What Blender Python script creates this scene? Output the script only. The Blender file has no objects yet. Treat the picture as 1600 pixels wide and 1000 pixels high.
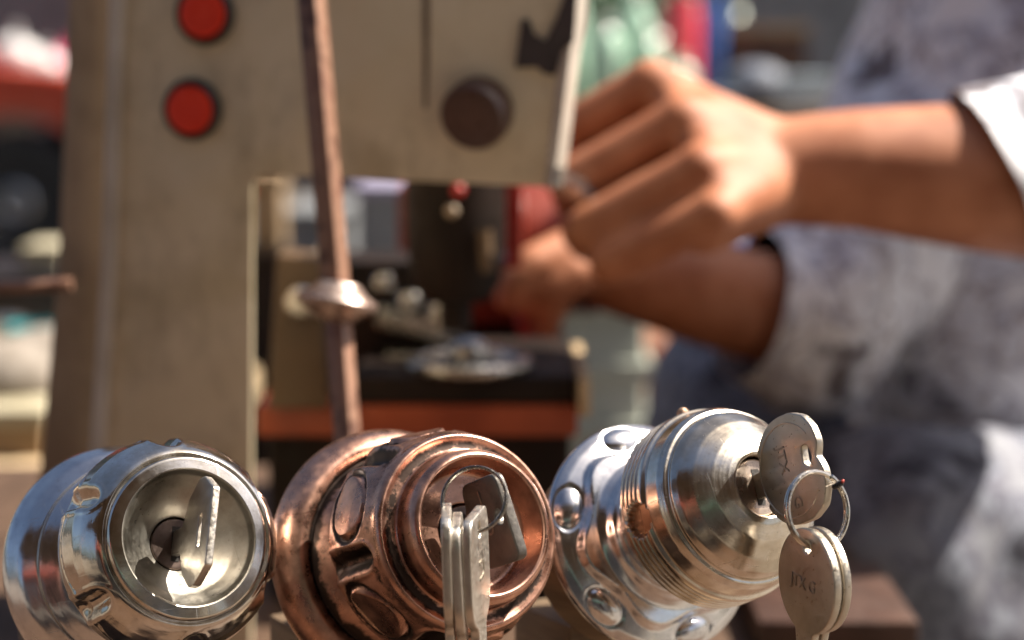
import bpy, bmesh, math, random
import numpy as np
from mathutils import Vector, Matrix, noise

random.seed(7)
R = math.radians
scene = bpy.context.scene
col = scene.collection

# ------------------------------------------------------------------ camera
CAM = Vector((0.0, 0.0, 0.25))
PITCH = R(8.0)
FPX = 1600 * 70.0 / 36.0
FWD = Vector((0, math.cos(PITCH), -math.sin(PITCH)))
UPV = Vector((0, math.sin(PITCH), math.cos(PITCH)))
RGT = Vector((1, 0, 0))
cd = bpy.data.cameras.new('camera')
cam = bpy.data.objects.new('camera', cd)
col.objects.link(cam)
cam.location = CAM
cam.rotation_euler = (math.pi / 2 - PITCH, 0, 0)
cd.lens = 70
cd.sensor_width = 36
cd.clip_start = 0.02
cd.clip_end = 500
cd.dof.use_dof = True
cd.dof.focus_distance = 0.497
cd.dof.aperture_fstop = 7.8
scene.camera = cam

# ------------------------------------------------------------------ light
SUN = Vector((0.60, 0.15, 0.785)).normalized()
w = bpy.data.worlds.new('World')
scene.world = w
w.use_nodes = True
nt = w.node_tree
sky = nt.nodes.new('ShaderNodeTexSky')
sky.sky_type = 'NISHITA'
sky.sun_disc = False
sky.sun_elevation = math.asin(SUN.z)
sky.sun_rotation = math.atan2(SUN.x, SUN.y)
sky.air_density = 0.8
sky.dust_density = 4.0
sky.ozone_density = 0.5
nt.links.new(sky.outputs[0], nt.nodes['Background'].inputs[0])
nt.nodes['Background'].inputs[1].default_value = 0.05
sd = bpy.data.lights.new('sun', 'SUN')
sd.energy = 5.0
sd.angle = R(0.5)
sd.color = (1.0, 0.91, 0.78)
sun = bpy.data.objects.new('sun', sd)
col.objects.link(sun)
sun.location = (2, 1, 4)
sun.rotation_euler = SUN.to_track_quat('Z', 'Y').to_euler()
scene.view_settings.view_transform = 'Standard'
scene.view_settings.look = 'None'
scene.view_settings.exposure = 1.3
scene.view_settings.gamma = 1.0
scene.render.engine = 'CYCLES'
scene.cycles.use_denoising = True
scene.cycles.max_bounces = 8
scene.cycles.glossy_bounces = 6


# ------------------------------------------------------------------ helpers
def P(px, py, d):
    """a point of the place: photo pixel (1600 x 1000) at depth d metres"""
    return CAM + FWD * d + RGT * ((px - 800) / FPX * d) + UPV * ((500 - py) / FPX * d)


def tag(o, label=None, cat=None, group=None, kind=None):
    if label: o['label'] = label
    if cat: o['category'] = cat
    if group: o['group'] = group
    if kind: o['kind'] = kind
    return o


def link_mesh(name, me, m, parent=None, smooth=True, angle=35):
    o = bpy.data.objects.new(name, me)
    col.objects.link(o)
    if m is not None:
        me.materials.clear()
        me.materials.append(m)
    if smooth:
        for p in me.polygons: p.use_smooth = True
        if angle: me.set_sharp_from_angle(angle=R(angle))
    if parent is not None:
        put(o, parent)
    return o


def put(o, parent):
    """parent o, keeping its world place (nothing has been evaluated yet)"""
    o.parent = parent
    mw = parent.matrix_parent_inverse @ parent.matrix_basis
    if parent.parent is not None:
        mw = parent.parent.matrix_basis @ mw
    o.matrix_parent_inverse = mw.inverted()


def empty(name, loc):
    o = bpy.data.objects.new(name, None)
    o.empty_display_size = 0.02
    o.location = loc
    col.objects.link(o)
    return o


def frame(z, xhint):
    z = z.normalized()
    x = (xhint - z * xhint.dot(z)).normalized()
    y = z.cross(x)
    return x, y, z


def mat4(x, y, z, o):
    return Matrix(((x.x, y.x, z.x, o.x), (x.y, y.y, z.y, o.y), (x.z, y.z, z.z, o.z), (0, 0, 0, 1)))


class MB:
    def __init__(self):
        self.v, self.f = [], []

    def add(self, vs, fs):
        n = len(self.v)
        self.v += [tuple(p) for p in vs]
        self.f += [tuple(i + n for i in f) for f in fs]
        return self

    def box(self, c, size, x=None, y=None, z=None, taper=1.0):
        x = x or Vector((1, 0, 0)); y = y or Vector((0, 1, 0)); z = z or Vector((0, 0, 1))
        c = Vector(c)
        vs = []
        for k in (-1, 1):
            t = taper if k > 0 else 1.0
            for i, j in ((-1, -1), (1, -1), (1, 1), (-1, 1)):
                vs.append(c + x * (i * size[0] / 2 * t) + y * (j * size[1] / 2 * t) + z * (k * size[2] / 2))
        return self.add(vs, [(3, 2, 1, 0), (4, 5, 6, 7), (0, 1, 5, 4), (1, 2, 6, 5), (2, 3, 7, 6), (3, 0, 4, 7)])

    def tube(self, pts, rad, n=16, cap=True, closed=False):
        pts = [Vector(p) for p in pts]
        if not hasattr(rad, '__len__'): rad = [rad] * len(pts)
        N = len(pts)
        vs, fs = [], []
        prev = None
        for i, p in enumerate(pts):
            if closed:
                t = pts[(i + 1) % N] - pts[i - 1]
            else:
                t = pts[min(i + 1, N - 1)] - pts[max(i - 1, 0)]
            t.normalize()
            if prev is None:
                h = Vector((0, 0, 1)) if abs(t.z) < 0.9 else Vector((1, 0, 0))
            else:
                h = prev
            a = (h - t * h.dot(t)).normalized()
            b = t.cross(a)
            prev = a
            for k in range(n):
                q = 2 * math.pi * k / n
                vs.append(p + (a * math.cos(q) + b * math.sin(q)) * rad[i])
        for i in range(N if closed else N - 1):
            for k in range(n):
                i2 = (i + 1) % N
                fs.append((i * n + k, i * n + (k + 1) % n, i2 * n + (k + 1) % n, i2 * n + k))
        if cap and not closed:
            fs.append(tuple(range(n - 1, -1, -1)))
            fs.append(tuple((N - 1) * n + k for k in range(n)))
        return self.add(vs, fs)

    def lathe(self, prof, M, n=64):
        vs, fs = [], []
        for r, z in prof:
            for k in range(n):
                q = 2 * math.pi * k / n
                vs.append(M @ Vector((r * math.cos(q), r * math.sin(q), z)))
        for i in range(len(prof) - 1):
            for k in range(n):
                fs.append((i * n + k, i * n + (k + 1) % n, (i + 1) * n + (k + 1) % n, (i + 1) * n + k))
        fs.append(tuple(range(n - 1, -1, -1)))
        fs.append(tuple((len(prof) - 1) * n + k for k in range(n)))
        return self.add(vs, fs)

    def ball(self, c, r, n=16, sc=(1, 1, 1)):
        c = Vector(c)
        prof = [(max(1e-5, math.sin(math.pi * i / n)), -math.cos(math.pi * i / n)) for i in range(n + 1)]
        M = Matrix.Translation(c) @ Matrix.Diagonal((r * sc[0], r * sc[1], r * sc[2], 1))
        return self.lathe(prof, M, n * 2)

    def cone(self, p0, r0, p1, r1, n=28):
        """round-ended tapered limb"""
        p0, p1 = Vector(p0), Vector(p1)
        t = (p1 - p0)
        L = t.length
        t.normalize()
        h = Vector((0, 0, 1)) if abs(t.z) < 0.9 else Vector((1, 0, 0))
        x, y, z = frame(t, h)
        M = mat4(x, y, z, p0)
        prof = []
        for i in range(6):
            q = math.pi / 2 * i / 6
            prof.append((max(1e-5, r0 * math.sin(q)), -r0 * math.cos(q)))
        prof.append((r0, 0)); prof.append((r1, L))
        for i in range(1, 7):
            q = math.pi / 2 * i / 6
            prof.append((max(1e-5, r1 * math.cos(q)), L + r1 * math.sin(q)))
        return self.lathe(prof, M, n)

    def prism(self, poly, vec, bottom_poly=None):
        poly = [Vector(p) for p in poly]
        back = [p + Vector(vec) for p in poly] if bottom_poly is None else [Vector(p) for p in bottom_poly]
        n = len(poly)
        fs = [tuple(range(n)), tuple(range(2 * n - 1, n - 1, -1))]
        for i in range(n):
            fs.append((i, i + n, (i + 1) % n + n, (i + 1) % n))
        return self.add(poly + back, fs)

    def mesh(self, name, bevel=0, seg=2):
        me = bpy.data.meshes.new(name)
        me.from_pydata(self.v, [], self.f)
        bm = bmesh.new()
        bm.from_mesh(me)
        bmesh.ops.recalc_face_normals(bm, faces=bm.faces)
        if bevel:
            es = [e for e in bm.edges if len(e.link_faces) == 2 and e.calc_face_angle(0) > R(40)]
            bmesh.ops.bevel(bm, geom=es, offset=bevel, segments=seg, profile=0.6, affect='EDGES', clamp_overlap=True)
        bm.to_mesh(me)
        bm.free()
        return me

    def build(self, name, m, parent=None, bevel=0, smooth=True, angle=35, seg=2):
        return link_mesh(name, self.mesh(name, bevel, seg), m, parent, smooth, angle)


def evaluate(o):
    """mesh of an object with its modifiers applied; the object is removed"""
    dg = bpy.context.evaluated_depsgraph_get()
    me = bpy.data.meshes.new_from_object(o.evaluated_get(dg))
    bpy.data.objects.remove(o)
    return me


def curve_mesh(splines, thick, bevel, M=None):
    """flat outline(s) -> rounded slab; inner outlines become holes"""
    cu = bpy.data.curves.new('outline', 'CURVE')
    cu.dimensions = '2D'
    cu.fill_mode = 'BOTH'
    cu.extrude = thick / 2 - bevel
    cu.bevel_depth = bevel
    cu.bevel_resolution = 2
    cu.offset = -bevel
    for pts in splines:
        s = cu.splines.new('POLY')
        s.points.add(len(pts) - 1)
        for q, p in zip(s.points, pts): q.co = (p[0], p[1], 0, 1)
        s.use_cyclic_u = True
    o = bpy.data.objects.new('outline', cu)
    col.objects.link(o)
    me = evaluate(o)
    bm = bmesh.new(); bm.from_mesh(me)
    bmesh.ops.remove_doubles(bm, verts=bm.verts, dist=1e-6)
    bm.to_mesh(me); bm.free()
    if M is not None: me.transform(M)
    return me


def text_mesh(s, size, M, depth=0.0002, spacing=1.0):
    cu = bpy.data.curves.new('lettering', 'FONT')
    cu.body = s
    cu.size = size
    cu.extrude = depth
    cu.align_x = 'CENTER'
    cu.align_y = 'CENTER'
    cu.space_character = spacing
    cu.resolution_u = 3
    o = bpy.data.objects.new('lettering', cu)
    col.objects.link(o)
    me = evaluate(o)
    me.transform(M)
    return me


def fused(mb, voxel, smooth_it=6):
    """overlapping closed limbs -> one continuous skin"""
    o = bpy.data.objects.new('fused', mb.mesh('fused'))
    col.objects.link(o)
    m = o.modifiers.new('r', 'REMESH')
    m.mode = 'VOXEL'
    m.voxel_size = voxel
    s = o.modifiers.new('s', 'SMOOTH')
    s.factor = 0.5
    s.iterations = smooth_it
    return evaluate(o)


# ------------------------------------------------------------------ materials
def new_mat(name):
    m = bpy.data.materials.new(name)
    m.use_nodes = True
    t = m.node_tree
    b = t.nodes['Principled BSDF']
    return m, t, b


def N(t, kind, **kw):
    n = t.nodes.new(kind)
    for k, v in kw.items():
        if isinstance(k, str) and hasattr(n, k): setattr(n, k, v)
    return n


def noise_node(t, scale, detail=4, rough=0.55, coord='Object', vec=None, stretch=None):
    n = t.nodes.new('ShaderNodeTexNoise')
    n.inputs['Scale'].default_value = scale
    n.inputs['Detail'].default_value = detail
    n.inputs['Roughness'].default_value = rough
    if vec is None:
        tc = t.nodes.new('ShaderNodeTexCoord')
        vec = tc.outputs[coord]
    if stretch:
        mp = t.nodes.new('ShaderNodeMapping')
        mp.inputs['Scale'].default_value = stretch
        t.links.new(vec, mp.inputs[0])
        vec = mp.outputs[0]
    t.links.new(vec, n.inputs['Vector'])
    return n


def ramp(t, src, stops, interp='LINEAR'):
    r = t.nodes.new('ShaderNodeValToRGB')
    r.color_ramp.interpolation = interp
    els = r.color_ramp.elements
    while len(els) < len(stops): els.new(0.5)
    for e, (p, c) in zip(els, stops):
        e.position = p
        e.color = c if len(c) == 4 else (*c, 1)
    t.links.new(src, r.inputs[0])
    return r


def maprange(t, src, a, b, c, d):
    n = t.nodes.new('ShaderNodeMapRange')
    for i, v in enumerate((a, b, c, d)): n.inputs[i + 1].default_value = v
    t.links.new(src, n.inputs[0])
    return n.outputs[0]


def bump(t, b, src, strength, dist):
    n = t.nodes.new('ShaderNodeBump')
    n.inputs['Strength'].default_value = strength
    n.inputs['Distance'].default_value = dist
    t.links.new(src, n.inputs['Height'])
    t.links.new(n.outputs[0], b.inputs['Normal'])
    return n


def mottled(name, c1, c2, scale, rough=0.7, metallic=0.0, c3=None, stretch=None, bump_s=0.2, bump_d=0.001,
            spec=0.5, lo=0.35, hi=0.65, detail=5):
    m, t, b = new_mat(name)
    n = noise_node(t, scale, detail, stretch=stretch)
    stops = [(lo, c1), (hi, c2)] if c3 is None else [(lo, c1), ((lo + hi) / 2, c2), (hi, c3)]
    r = ramp(t, n.outputs[0], stops)
    t.links.new(r.outputs[0], b.inputs['Base Color'])
    b.inputs['Metallic'].default_value = metallic
    b.inputs['Specular IOR Level'].default_value = spec
    n2 = noise_node(t, scale * 4, 4, stretch=stretch)
    t.links.new(maprange(t, n2.outputs[0], 0.3, 0.7, max(0.02, rough - 0.12), min(1, rough + 0.12)), b.inputs['Roughness'])
    if bump_s: bump(t, b, n2.outputs[0], bump_s, bump_d)
    return m


def turned_metal(name, base, tarnish, rough, ring_scale=900, ring_amt=0.05, patina=None, dirt=0.5):
    """lathe-turned plated metal: rings, smears, specks; optional dark patina held in a mesh attribute"""
    m, t, b = new_mat(name)
    b.inputs['Metallic'].default_value = 1.0
    tc = t.nodes.new('ShaderNodeTexCoord')
    big = noise_node(t, 70, 5, 0.65)
    tar = ramp(t, big.outputs[0], [(0.40, base), (0.56, tarnish), (0.74, tuple(q * 0.55 for q in tarnish))])
    speck = noise_node(t, 1300, 2, 0.5)
    sp = ramp(t, speck.outputs[0], [(0.70, (0, 0, 0)), (0.76, (1, 1, 1))])
    mixs = t.nodes.new('ShaderNodeMix'); mixs.data_type = 'RGBA'
    mixs.inputs['B'].default_value = (0.10, 0.08, 0.06, 1)
    sc = t.nodes.new('ShaderNodeMath'); sc.operation = 'MULTIPLY'; sc.inputs[1].default_value = dirt
    t.links.new(sp.outputs[0], sc.inputs[0])
    t.links.new(sc.outputs[0], mixs.inputs['Factor'])
    t.links.new(tar.outputs[0], mixs.inputs['A'])
    colour = mixs.outputs['Result']
    # streaks round the turning axis
    sep = t.nodes.new('ShaderNodeSeparateXYZ')
    t.links.new(tc.outputs['Object'], sep.inputs[0])
    vl = t.nodes.new('ShaderNodeVectorMath'); vl.operation = 'LENGTH'
    cx = t.nodes.new('ShaderNodeCombineXYZ')
    t.links.new(sep.outputs[0], cx.inputs[0]); t.links.new(sep.outputs[1], cx.inputs[1])
    t.links.new(cx.outputs[0], vl.inputs[0])
    c2 = t.nodes.new('ShaderNodeCombineXYZ')
    t.links.new(vl.outputs['Value'], c2.inputs[0]); t.links.new(sep.outputs[2], c2.inputs[1])
    rings = noise_node(t, ring_scale, 3, 0.6, vec=c2.outputs[0])
    smear = noise_node(t, 160, 6, 0.7)
    scr = []
    for (ang, st) in ((0.5, (25, 900, 40)), (2.0, (700, 20, 60)), (1.2, (60, 30, 1100))):
        mp_ = t.nodes.new('ShaderNodeMapping')
        mp_.inputs['Rotation'].default_value = (ang, ang * 1.7, ang * 0.6)
        mp_.inputs['Scale'].default_value = st
        t.links.new(tc.outputs['Object'], mp_.inputs[0])
        n_ = t.nodes.new('ShaderNodeTexNoise')
        n_.inputs['Scale'].default_value = 1.6
        n_.inputs['Detail'].default_value = 2
        t.links.new(mp_.outputs[0], n_.inputs['Vector'])
        scr.append(maprange(t, n_.outputs[0], 0.69, 0.78, 0, 1))
    s1 = t.nodes.new('ShaderNodeMath'); s1.operation = 'MAXIMUM'
    t.links.new(scr[0], s1.inputs[0]); t.links.new(scr[1], s1.inputs[1])
    s2 = t.nodes.new('ShaderNodeMath'); s2.operation = 'MAXIMUM'
    t.links.new(s1.outputs[0], s2.inputs[0]); t.links.new(scr[2], s2.inputs[1])
    add = t.nodes.new('ShaderNodeMath'); add.operation = 'ADD'
    t.links.new(maprange(t, rings.outputs[0], 0.3, 0.7, 0, ring_amt), add.inputs[0])
    t.links.new(maprange(t, smear.outputs[0], 0.35, 0.75, rough * 0.7, rough * 1.7), add.inputs[1])
    sa = t.nodes.new('ShaderNodeMath'); sa.operation = 'MULTIPLY_ADD'
    t.links.new(s2.outputs[0], sa.inputs[0]); sa.inputs[1].default_value = 0.12
    t.links.new(add.outputs[0], sa.inputs[2])
    rough_out = sa.outputs[0]
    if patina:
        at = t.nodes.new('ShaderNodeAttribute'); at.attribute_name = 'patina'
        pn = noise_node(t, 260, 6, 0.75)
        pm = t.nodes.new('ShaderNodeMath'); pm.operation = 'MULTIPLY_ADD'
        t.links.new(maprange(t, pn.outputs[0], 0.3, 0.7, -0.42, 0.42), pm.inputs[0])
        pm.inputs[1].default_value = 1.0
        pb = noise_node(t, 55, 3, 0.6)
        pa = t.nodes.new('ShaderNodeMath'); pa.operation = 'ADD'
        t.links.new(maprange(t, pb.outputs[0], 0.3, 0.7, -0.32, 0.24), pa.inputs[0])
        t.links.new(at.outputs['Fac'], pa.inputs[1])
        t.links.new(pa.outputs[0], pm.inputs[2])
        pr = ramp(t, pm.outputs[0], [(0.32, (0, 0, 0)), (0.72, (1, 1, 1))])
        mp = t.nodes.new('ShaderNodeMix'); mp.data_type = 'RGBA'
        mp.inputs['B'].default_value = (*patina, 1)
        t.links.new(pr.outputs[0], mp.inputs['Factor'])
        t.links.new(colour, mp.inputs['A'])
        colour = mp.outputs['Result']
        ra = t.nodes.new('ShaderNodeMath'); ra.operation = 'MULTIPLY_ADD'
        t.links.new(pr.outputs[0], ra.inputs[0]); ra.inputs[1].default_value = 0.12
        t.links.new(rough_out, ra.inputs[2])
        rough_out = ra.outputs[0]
    t.links.new(colour, b.inputs['Base Color'])
    t.links.new(rough_out, b.inputs['Roughness'])
    ba = t.nodes.new('ShaderNodeMath'); ba.operation = 'MULTIPLY_ADD'
    t.links.new(rings.outputs[0], ba.inputs[0]); ba.inputs[1].default_value = 0.5
    t.links.new(smear.outputs[0], ba.inputs[2])
    bs = t.nodes.new('ShaderNodeMath'); bs.operation = 'MULTIPLY_ADD'
    t.links.new(s2.outputs[0], bs.inputs[0]); bs.inputs[1].default_value = -0.22
    t.links.new(ba.outputs[0], bs.inputs[2])
    bump(t, b, bs.outputs[0], 0.13, 0.0004)
    return m


M_SILVER = turned_metal('polished_nickel', (0.80, 0.775, 0.73), (0.62, 0.57, 0.49), 0.10)
M_SILVER2 = turned_metal('bright_nickel', (0.80, 0.77, 0.71), (0.62, 0.56, 0.46), 0.13, ring_amt=0.08)
M_CHROMEROSE = turned_metal('chrome_plate', (0.80, 0.80, 0.80), (0.66, 0.66, 0.68), 0.13)
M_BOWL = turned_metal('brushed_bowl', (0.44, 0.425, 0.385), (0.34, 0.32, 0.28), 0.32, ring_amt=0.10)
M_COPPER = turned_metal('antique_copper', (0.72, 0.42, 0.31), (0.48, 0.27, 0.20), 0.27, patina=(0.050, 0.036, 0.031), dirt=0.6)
M_CORE = turned_metal('dull_lock_core', (0.20, 0.15, 0.13), (0.12, 0.09, 0.08), 0.35)
M_CORE2 = turned_metal('nickel_lock_core', (0.55, 0.46, 0.38), (0.40, 0.32, 0.26), 0.28)
M_SLOT = mottled('keyway_dark', (0.01, 0.008, 0.007), (0.02, 0.016, 0.014), 300, 0.7)
M_GAP = mottled('hole_rough_copper', (0.30, 0.19, 0.13), (0.48, 0.33, 0.24), 500, 0.5, metallic=0.7)


def key_metal(name, a, b_, rough, metallic=1.0):
    return mottled(name, a, b_, 260, rough, metallic=metallic, bump_s=0.25, bump_d=0.0003, lo=0.3, hi=0.75)


M_KEY = key_metal('nickel_silver_key', (0.46, 0.41, 0.34), (0.57, 0.52, 0.45), 0.38)
M_KEYDARK = key_metal('dark_steel_key', (0.13, 0.12, 0.11), (0.19, 0.175, 0.16), 0.42, 0.7)
M_KEYPALE = key_metal('pale_steel_key', (0.62, 0.57, 0.50), (0.74, 0.70, 0.64), 0.40)
M_STAMP = key_metal('stamped_letter_grime', (0.34, 0.30, 0.25), (0.44, 0.39, 0.33), 0.5)
M_RING = key_metal('split_ring_wire', (0.62, 0.58, 0.52), (0.75, 0.71, 0.64), 0.16)
M_RINGDARK = key_metal('dark_ring_wire', (0.26, 0.24, 0.22), (0.36, 0.34, 0.31), 0.25)

M_WOOD = mottled('pale_pine', (0.42, 0.30, 0.17), (0.55, 0.42, 0.26), 40, 0.65, stretch=(1, 1, 9))
M_OLDWOOD = mottled('aged_pine', (0.13, 0.085, 0.05), (0.22, 0.155, 0.095), 40, 0.65, stretch=(1, 1, 9))
M_COUNTER = mottled('worn_counter_wood', (0.045, 0.027, 0.018), (0.10, 0.062, 0.042), 14, 0.55, stretch=(8, 1, 1), c3=(0.075, 0.046, 0.03), spec=0.2)
M_DARKWOOD = mottled('dark_stained_wood', (0.035, 0.017, 0.012), (0.075, 0.036, 0.024), 30, 0.5)
def old_paint(name, a, b_, c3, grime):
    m = mottled(name, a, b_, 12, 0.5, c3=c3, bump_d=0.0006, lo=0.3, hi=0.7)
    t = m.node_tree; b = t.nodes['Principled BSDF']
    src = b.inputs['Base Color'].links[0].from_socket
    g = noise_node(t, 22, 8, 0.7)
    fine = noise_node(t, 150, 4, 0.7, stretch=(1, 1, .25))
    gm = t.nodes.new('ShaderNodeMath'); gm.operation = 'MULTIPLY_ADD'
    t.links.new(fine.outputs[0], gm.inputs[0]); gm.inputs[1].default_value = 0.35
    t.links.new(g.outputs[0], gm.inputs[2])
    f = maprange(t, gm.outputs[0], 0.66, 0.94, 0, 0.6)
    mx = t.nodes.new('ShaderNodeMix'); mx.data_type = 'RGBA'
    t.links.new(f, mx.inputs['Factor']); t.links.new(src, mx.inputs['A'])
    mx.inputs['B'].default_value = (*grime, 1)
    t.links.new(mx.outputs['Result'], b.inputs['Base Color'])
    return m


M_PAINT = old_paint('machine_beige_paint', (0.57, 0.48, 0.28), (0.72, 0.63, 0.45), (0.65, 0.55, 0.36), (0.20, 0.145, 0.07))
M_PAINT2 = old_paint('machine_brown_paint', (0.26, 0.185, 0.12), (0.36, 0.275, 0.19), (0.31, 0.23, 0.15), (0.12, 0.08, 0.05))
M_BRACKET = mottled('grimy_bracket_paint', (0.06, 0.033, 0.014), (0.105, 0.062, 0.028), 20, 0.5)
M_EDGE = mottled('rubbed_edge_highlight', (0.42, 0.37, 0.31), (0.56, 0.51, 0.45), 40, 0.4)  # pale tone mixes rubbed paint with a painted edge highlight
M_BARE = mottled('bare_dark_primer', (0.035, 0.028, 0.026), (0.065, 0.052, 0.05), 60, 0.6)
M_STAIN = mottled('drip_stain', (0.14, 0.10, 0.065), (0.20, 0.15, 0.10), 60, 0.6)
M_RED = mottled('red_push_button', (0.78, 0.035, 0.014), (0.86, 0.055, 0.022), 80, 0.35)
M_BLACK = mottled('black_plastic', (0.010, 0.010, 0.012), (0.022, 0.02, 0.022), 60, 0.4)
M_KNOB = mottled('brown_bakelite', (0.055, 0.026, 0.02), (0.085, 0.042, 0.032), 60, 0.32)
M_RUST = mottled('rusty_steel_rod', (0.10, 0.045, 0.03), (0.27, 0.15, 0.10), 90, 0.42, metallic=0.0, c3=(0.19, 0.095, 0.065))
M_ORANGE = mottled('red_oxide_paint', (0.24, 0.04, 0.012), (0.38, 0.075, 0.025), 40, 0.45)
M_IRON = mottled('oily_cast_iron', (0.008, 0.005, 0.004), (0.02, 0.011, 0.008), 40, 0.6, spec=0.2)
M_MAROON = mottled('maroon_enamel', (0.14, 0.018, 0.010), (0.22, 0.032, 0.016), 30, 0.35)
M_STEEL = mottled('machined_steel', (0.42, 0.41, 0.39), (0.60, 0.58, 0.55), 120, 0.25, metallic=1.0)
M_HANDLE = mottled('red_plastic_handle', (0.30, 0.014, 0.012), (0.40, 0.025, 0.018), 60, 0.3)

# skin
M_SKIN, t, b = new_mat('brown_skin')
n = noise_node(t, 45, 5)
r = ramp(t, n.outputs[0], [(0.35, (0.32, 0.104, 0.042)), (0.65, (0.46, 0.182, 0.092))])
t.links.new(r.outputs[0], b.inputs['Base Color'])
b.inputs['Roughness'].default_value = 0.62
b.inputs['Specular IOR Level'].default_value = 0.6
b.inputs['Subsurface Weight'].default_value = 0.08
b.inputs['Subsurface Radius'].default_value = (0.006, 0.002, 0.001)
b.inputs['Subsurface Scale'].default_value = 0.6
n2 = noise_node(t, 700, 4)
bump(t, b, n2.outputs[0], 0.2, 0.0006)


def batik(name, scale, stops):
    m, t, b = new_mat(name)
    tc = t.nodes.new('ShaderNodeTexCoord')
    warp = noise_node(t, scale * 0.7, 3)
    mx = t.nodes.new('ShaderNodeVectorMath'); mx.operation = 'MULTIPLY_ADD'
    t.links.new(warp.outputs['Color'], mx.inputs[0])
    mx.inputs[1].default_value = (0.05, 0.05, 0.05)
    t.links.new(tc.outputs['Object'], mx.inputs[2])
    n = noise_node(t, scale, 3, 0.6, vec=mx.outputs[0])
    r = ramp(t, n.outputs[0], stops)
    t.links.new(r.outputs[0], b.inputs['Base Color'])
    b.inputs['Roughness'].default_value = 0.9
    b.inputs['Specular IOR Level'].default_value = 0.15
    n2 = noise_node(t, 900, 2)
    bump(t, b, n2.outputs[0], 0.3, 0.0005)
    return m


M_SHIRT = batik('grey_batik_cloth', 25, [(0.35, (0.16, 0.14, 0.15)), (0.40, (0.42, 0.43, 0.50)), (0.43, (0.74, 0.76, 0.83)), (0.49, (0.78, 0.79, 0.84)),
                                         (0.51, (0.40, 0.36, 0.37)), (0.55, (0.50, 0.51, 0.60)), (0.58, (0.80, 0.81, 0.86))])
M_TROUSER = batik('blue_grey_batik_cloth', 24, [(0.35, (0.06, 0.06, 0.075)), (0.41, (0.16, 0.17, 0.21)), (0.45, (0.27, 0.29, 0.34)), (0.51, (0.12, 0.12, 0.155)),
                                                (0.56, (0.22, 0.225, 0.26)), (0.62, (0.25, 0.26, 0.29))])
M_HAIR = mottled('black_hair', (0.012, 0.01, 0.009), (0.03, 0.024, 0.02), 200, 0.5)


# ------------------------------------------------------------------ setting: ground, road
def sheet(name, z, x0, x1, y0, y1, m):
    mb = MB()
    mb.add([(x0, y0, z), (x1, y0, z), (x1, y1, z), (x0, y1, z)], [(0, 1, 2, 3)])
    return tag(mb.build(name, m, smooth=False), kind='structure')


M_GROUND = mottled('dusty_ground', (0.10, 0.085, 0.07), (0.19, 0.165, 0.14), 1.2, 0.9, bump_d=0.01, detail=8)
M_ROAD = mottled('worn_asphalt', (0.05, 0.05, 0.05), (0.10, 0.098, 0.095), 2.5, 0.85, bump_d=0.01, detail=8)
sheet('ground', -0.75, -90, 90, -90, 130, M_GROUND)
sheet('road', -0.746, -60, 60, 5.6, 11.5, M_ROAD)

# ------------------------------------------------------------------ counter
cx0, cx1, cy0, cy1 = -0.62, 0.168, 0.26, 1.16
ctr = empty('shop_counter', ((cx0 + cx1) / 2, 0.66, -0.75))
for i in range(5):
    wdt = (cy1 - cy0) / 5
    MB().box(((cx0 + cx1) / 2, cy0 + wdt * (i + 0.5), -0.011), (cx1 - cx0, wdt - 0.002, 0.022)).build('plank', M_COUNTER, ctr, bevel=0.0015)
MB().box(((cx0 + cx1) / 2, cy0 + 0.05, -0.052), (cx1 - cx0 - 0.04, 0.03, 0.058)).build('apron', M_DARKWOOD, ctr, bevel=0.002)
MB().box(((cx0 + cx1) / 2, cy1 - 0.05, -0.052), (cx1 - cx0 - 0.04, 0.03, 0.058)).build('apron', M_DARKWOOD, ctr, bevel=0.002)
for sx in (cx0 + 0.06, cx1 - 0.06):
    for sy in (cy0 + 0.09, cy1 - 0.09):
        MB().box((sx, sy, -0.386), (0.05, 0.045, 0.727)).build('leg', M_DARKWOOD, ctr, bevel=0.002)
tag(ctr, 'brown wooden plank counter carrying the locks and the key machine', 'counter')


# ------------------------------------------------------------------ added canopy, unseen behind the viewer, to block sky light
M_BLOCKER = mottled('blocker_brown', (0.10, 0.065, 0.045), (0.16, 0.11, 0.075), 8, 0.9)
aw = empty('sky_blocker', Vector((0, -1.6, -0.75)))
for i in range(6):
    xa, xb = -2.4 + 0.8 * i, -2.4 + 0.8 * (i + 1) - 0.01
    MB().prism([Vector((xa, 0.02, 1.02)), Vector((xb, 0.02, 1.02)), Vector((xb, -3.0, 1.75)), Vector((xa, -3.0, 1.75))], Vector((0, 0, 0.012))).build('blocker_panel', M_BLOCKER, aw)
for sx in (-2.35, 2.35):
    MB().tube([Vector((sx, -0.05, -0.749)), Vector((sx, -0.05, 1.03))], 0.022, 12).build('blocker_pole', M_RUST, aw)
    MB().tube([Vector((sx, -2.95, -0.749)), Vector((sx, -2.95, 1.73))], 0.022, 12).build('blocker_pole', M_RUST, aw)
tag(aw, 'added brown canopy on poles, unseen, blocking sky light above the viewer', 'awning')

# ------------------------------------------------------------------ door knobs
AX = KX = KY = None


def set_axis(yaw, elev):
    global AX, KX, KY
    AX = Vector((math.sin(yaw) * math.cos(elev), -math.cos(yaw) * math.cos(elev), math.sin(elev)))
    KX = Vector((0, 0, 1)).cross(AX).normalized()
    KY = AX.cross(KX)


mm = 0.001


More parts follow.
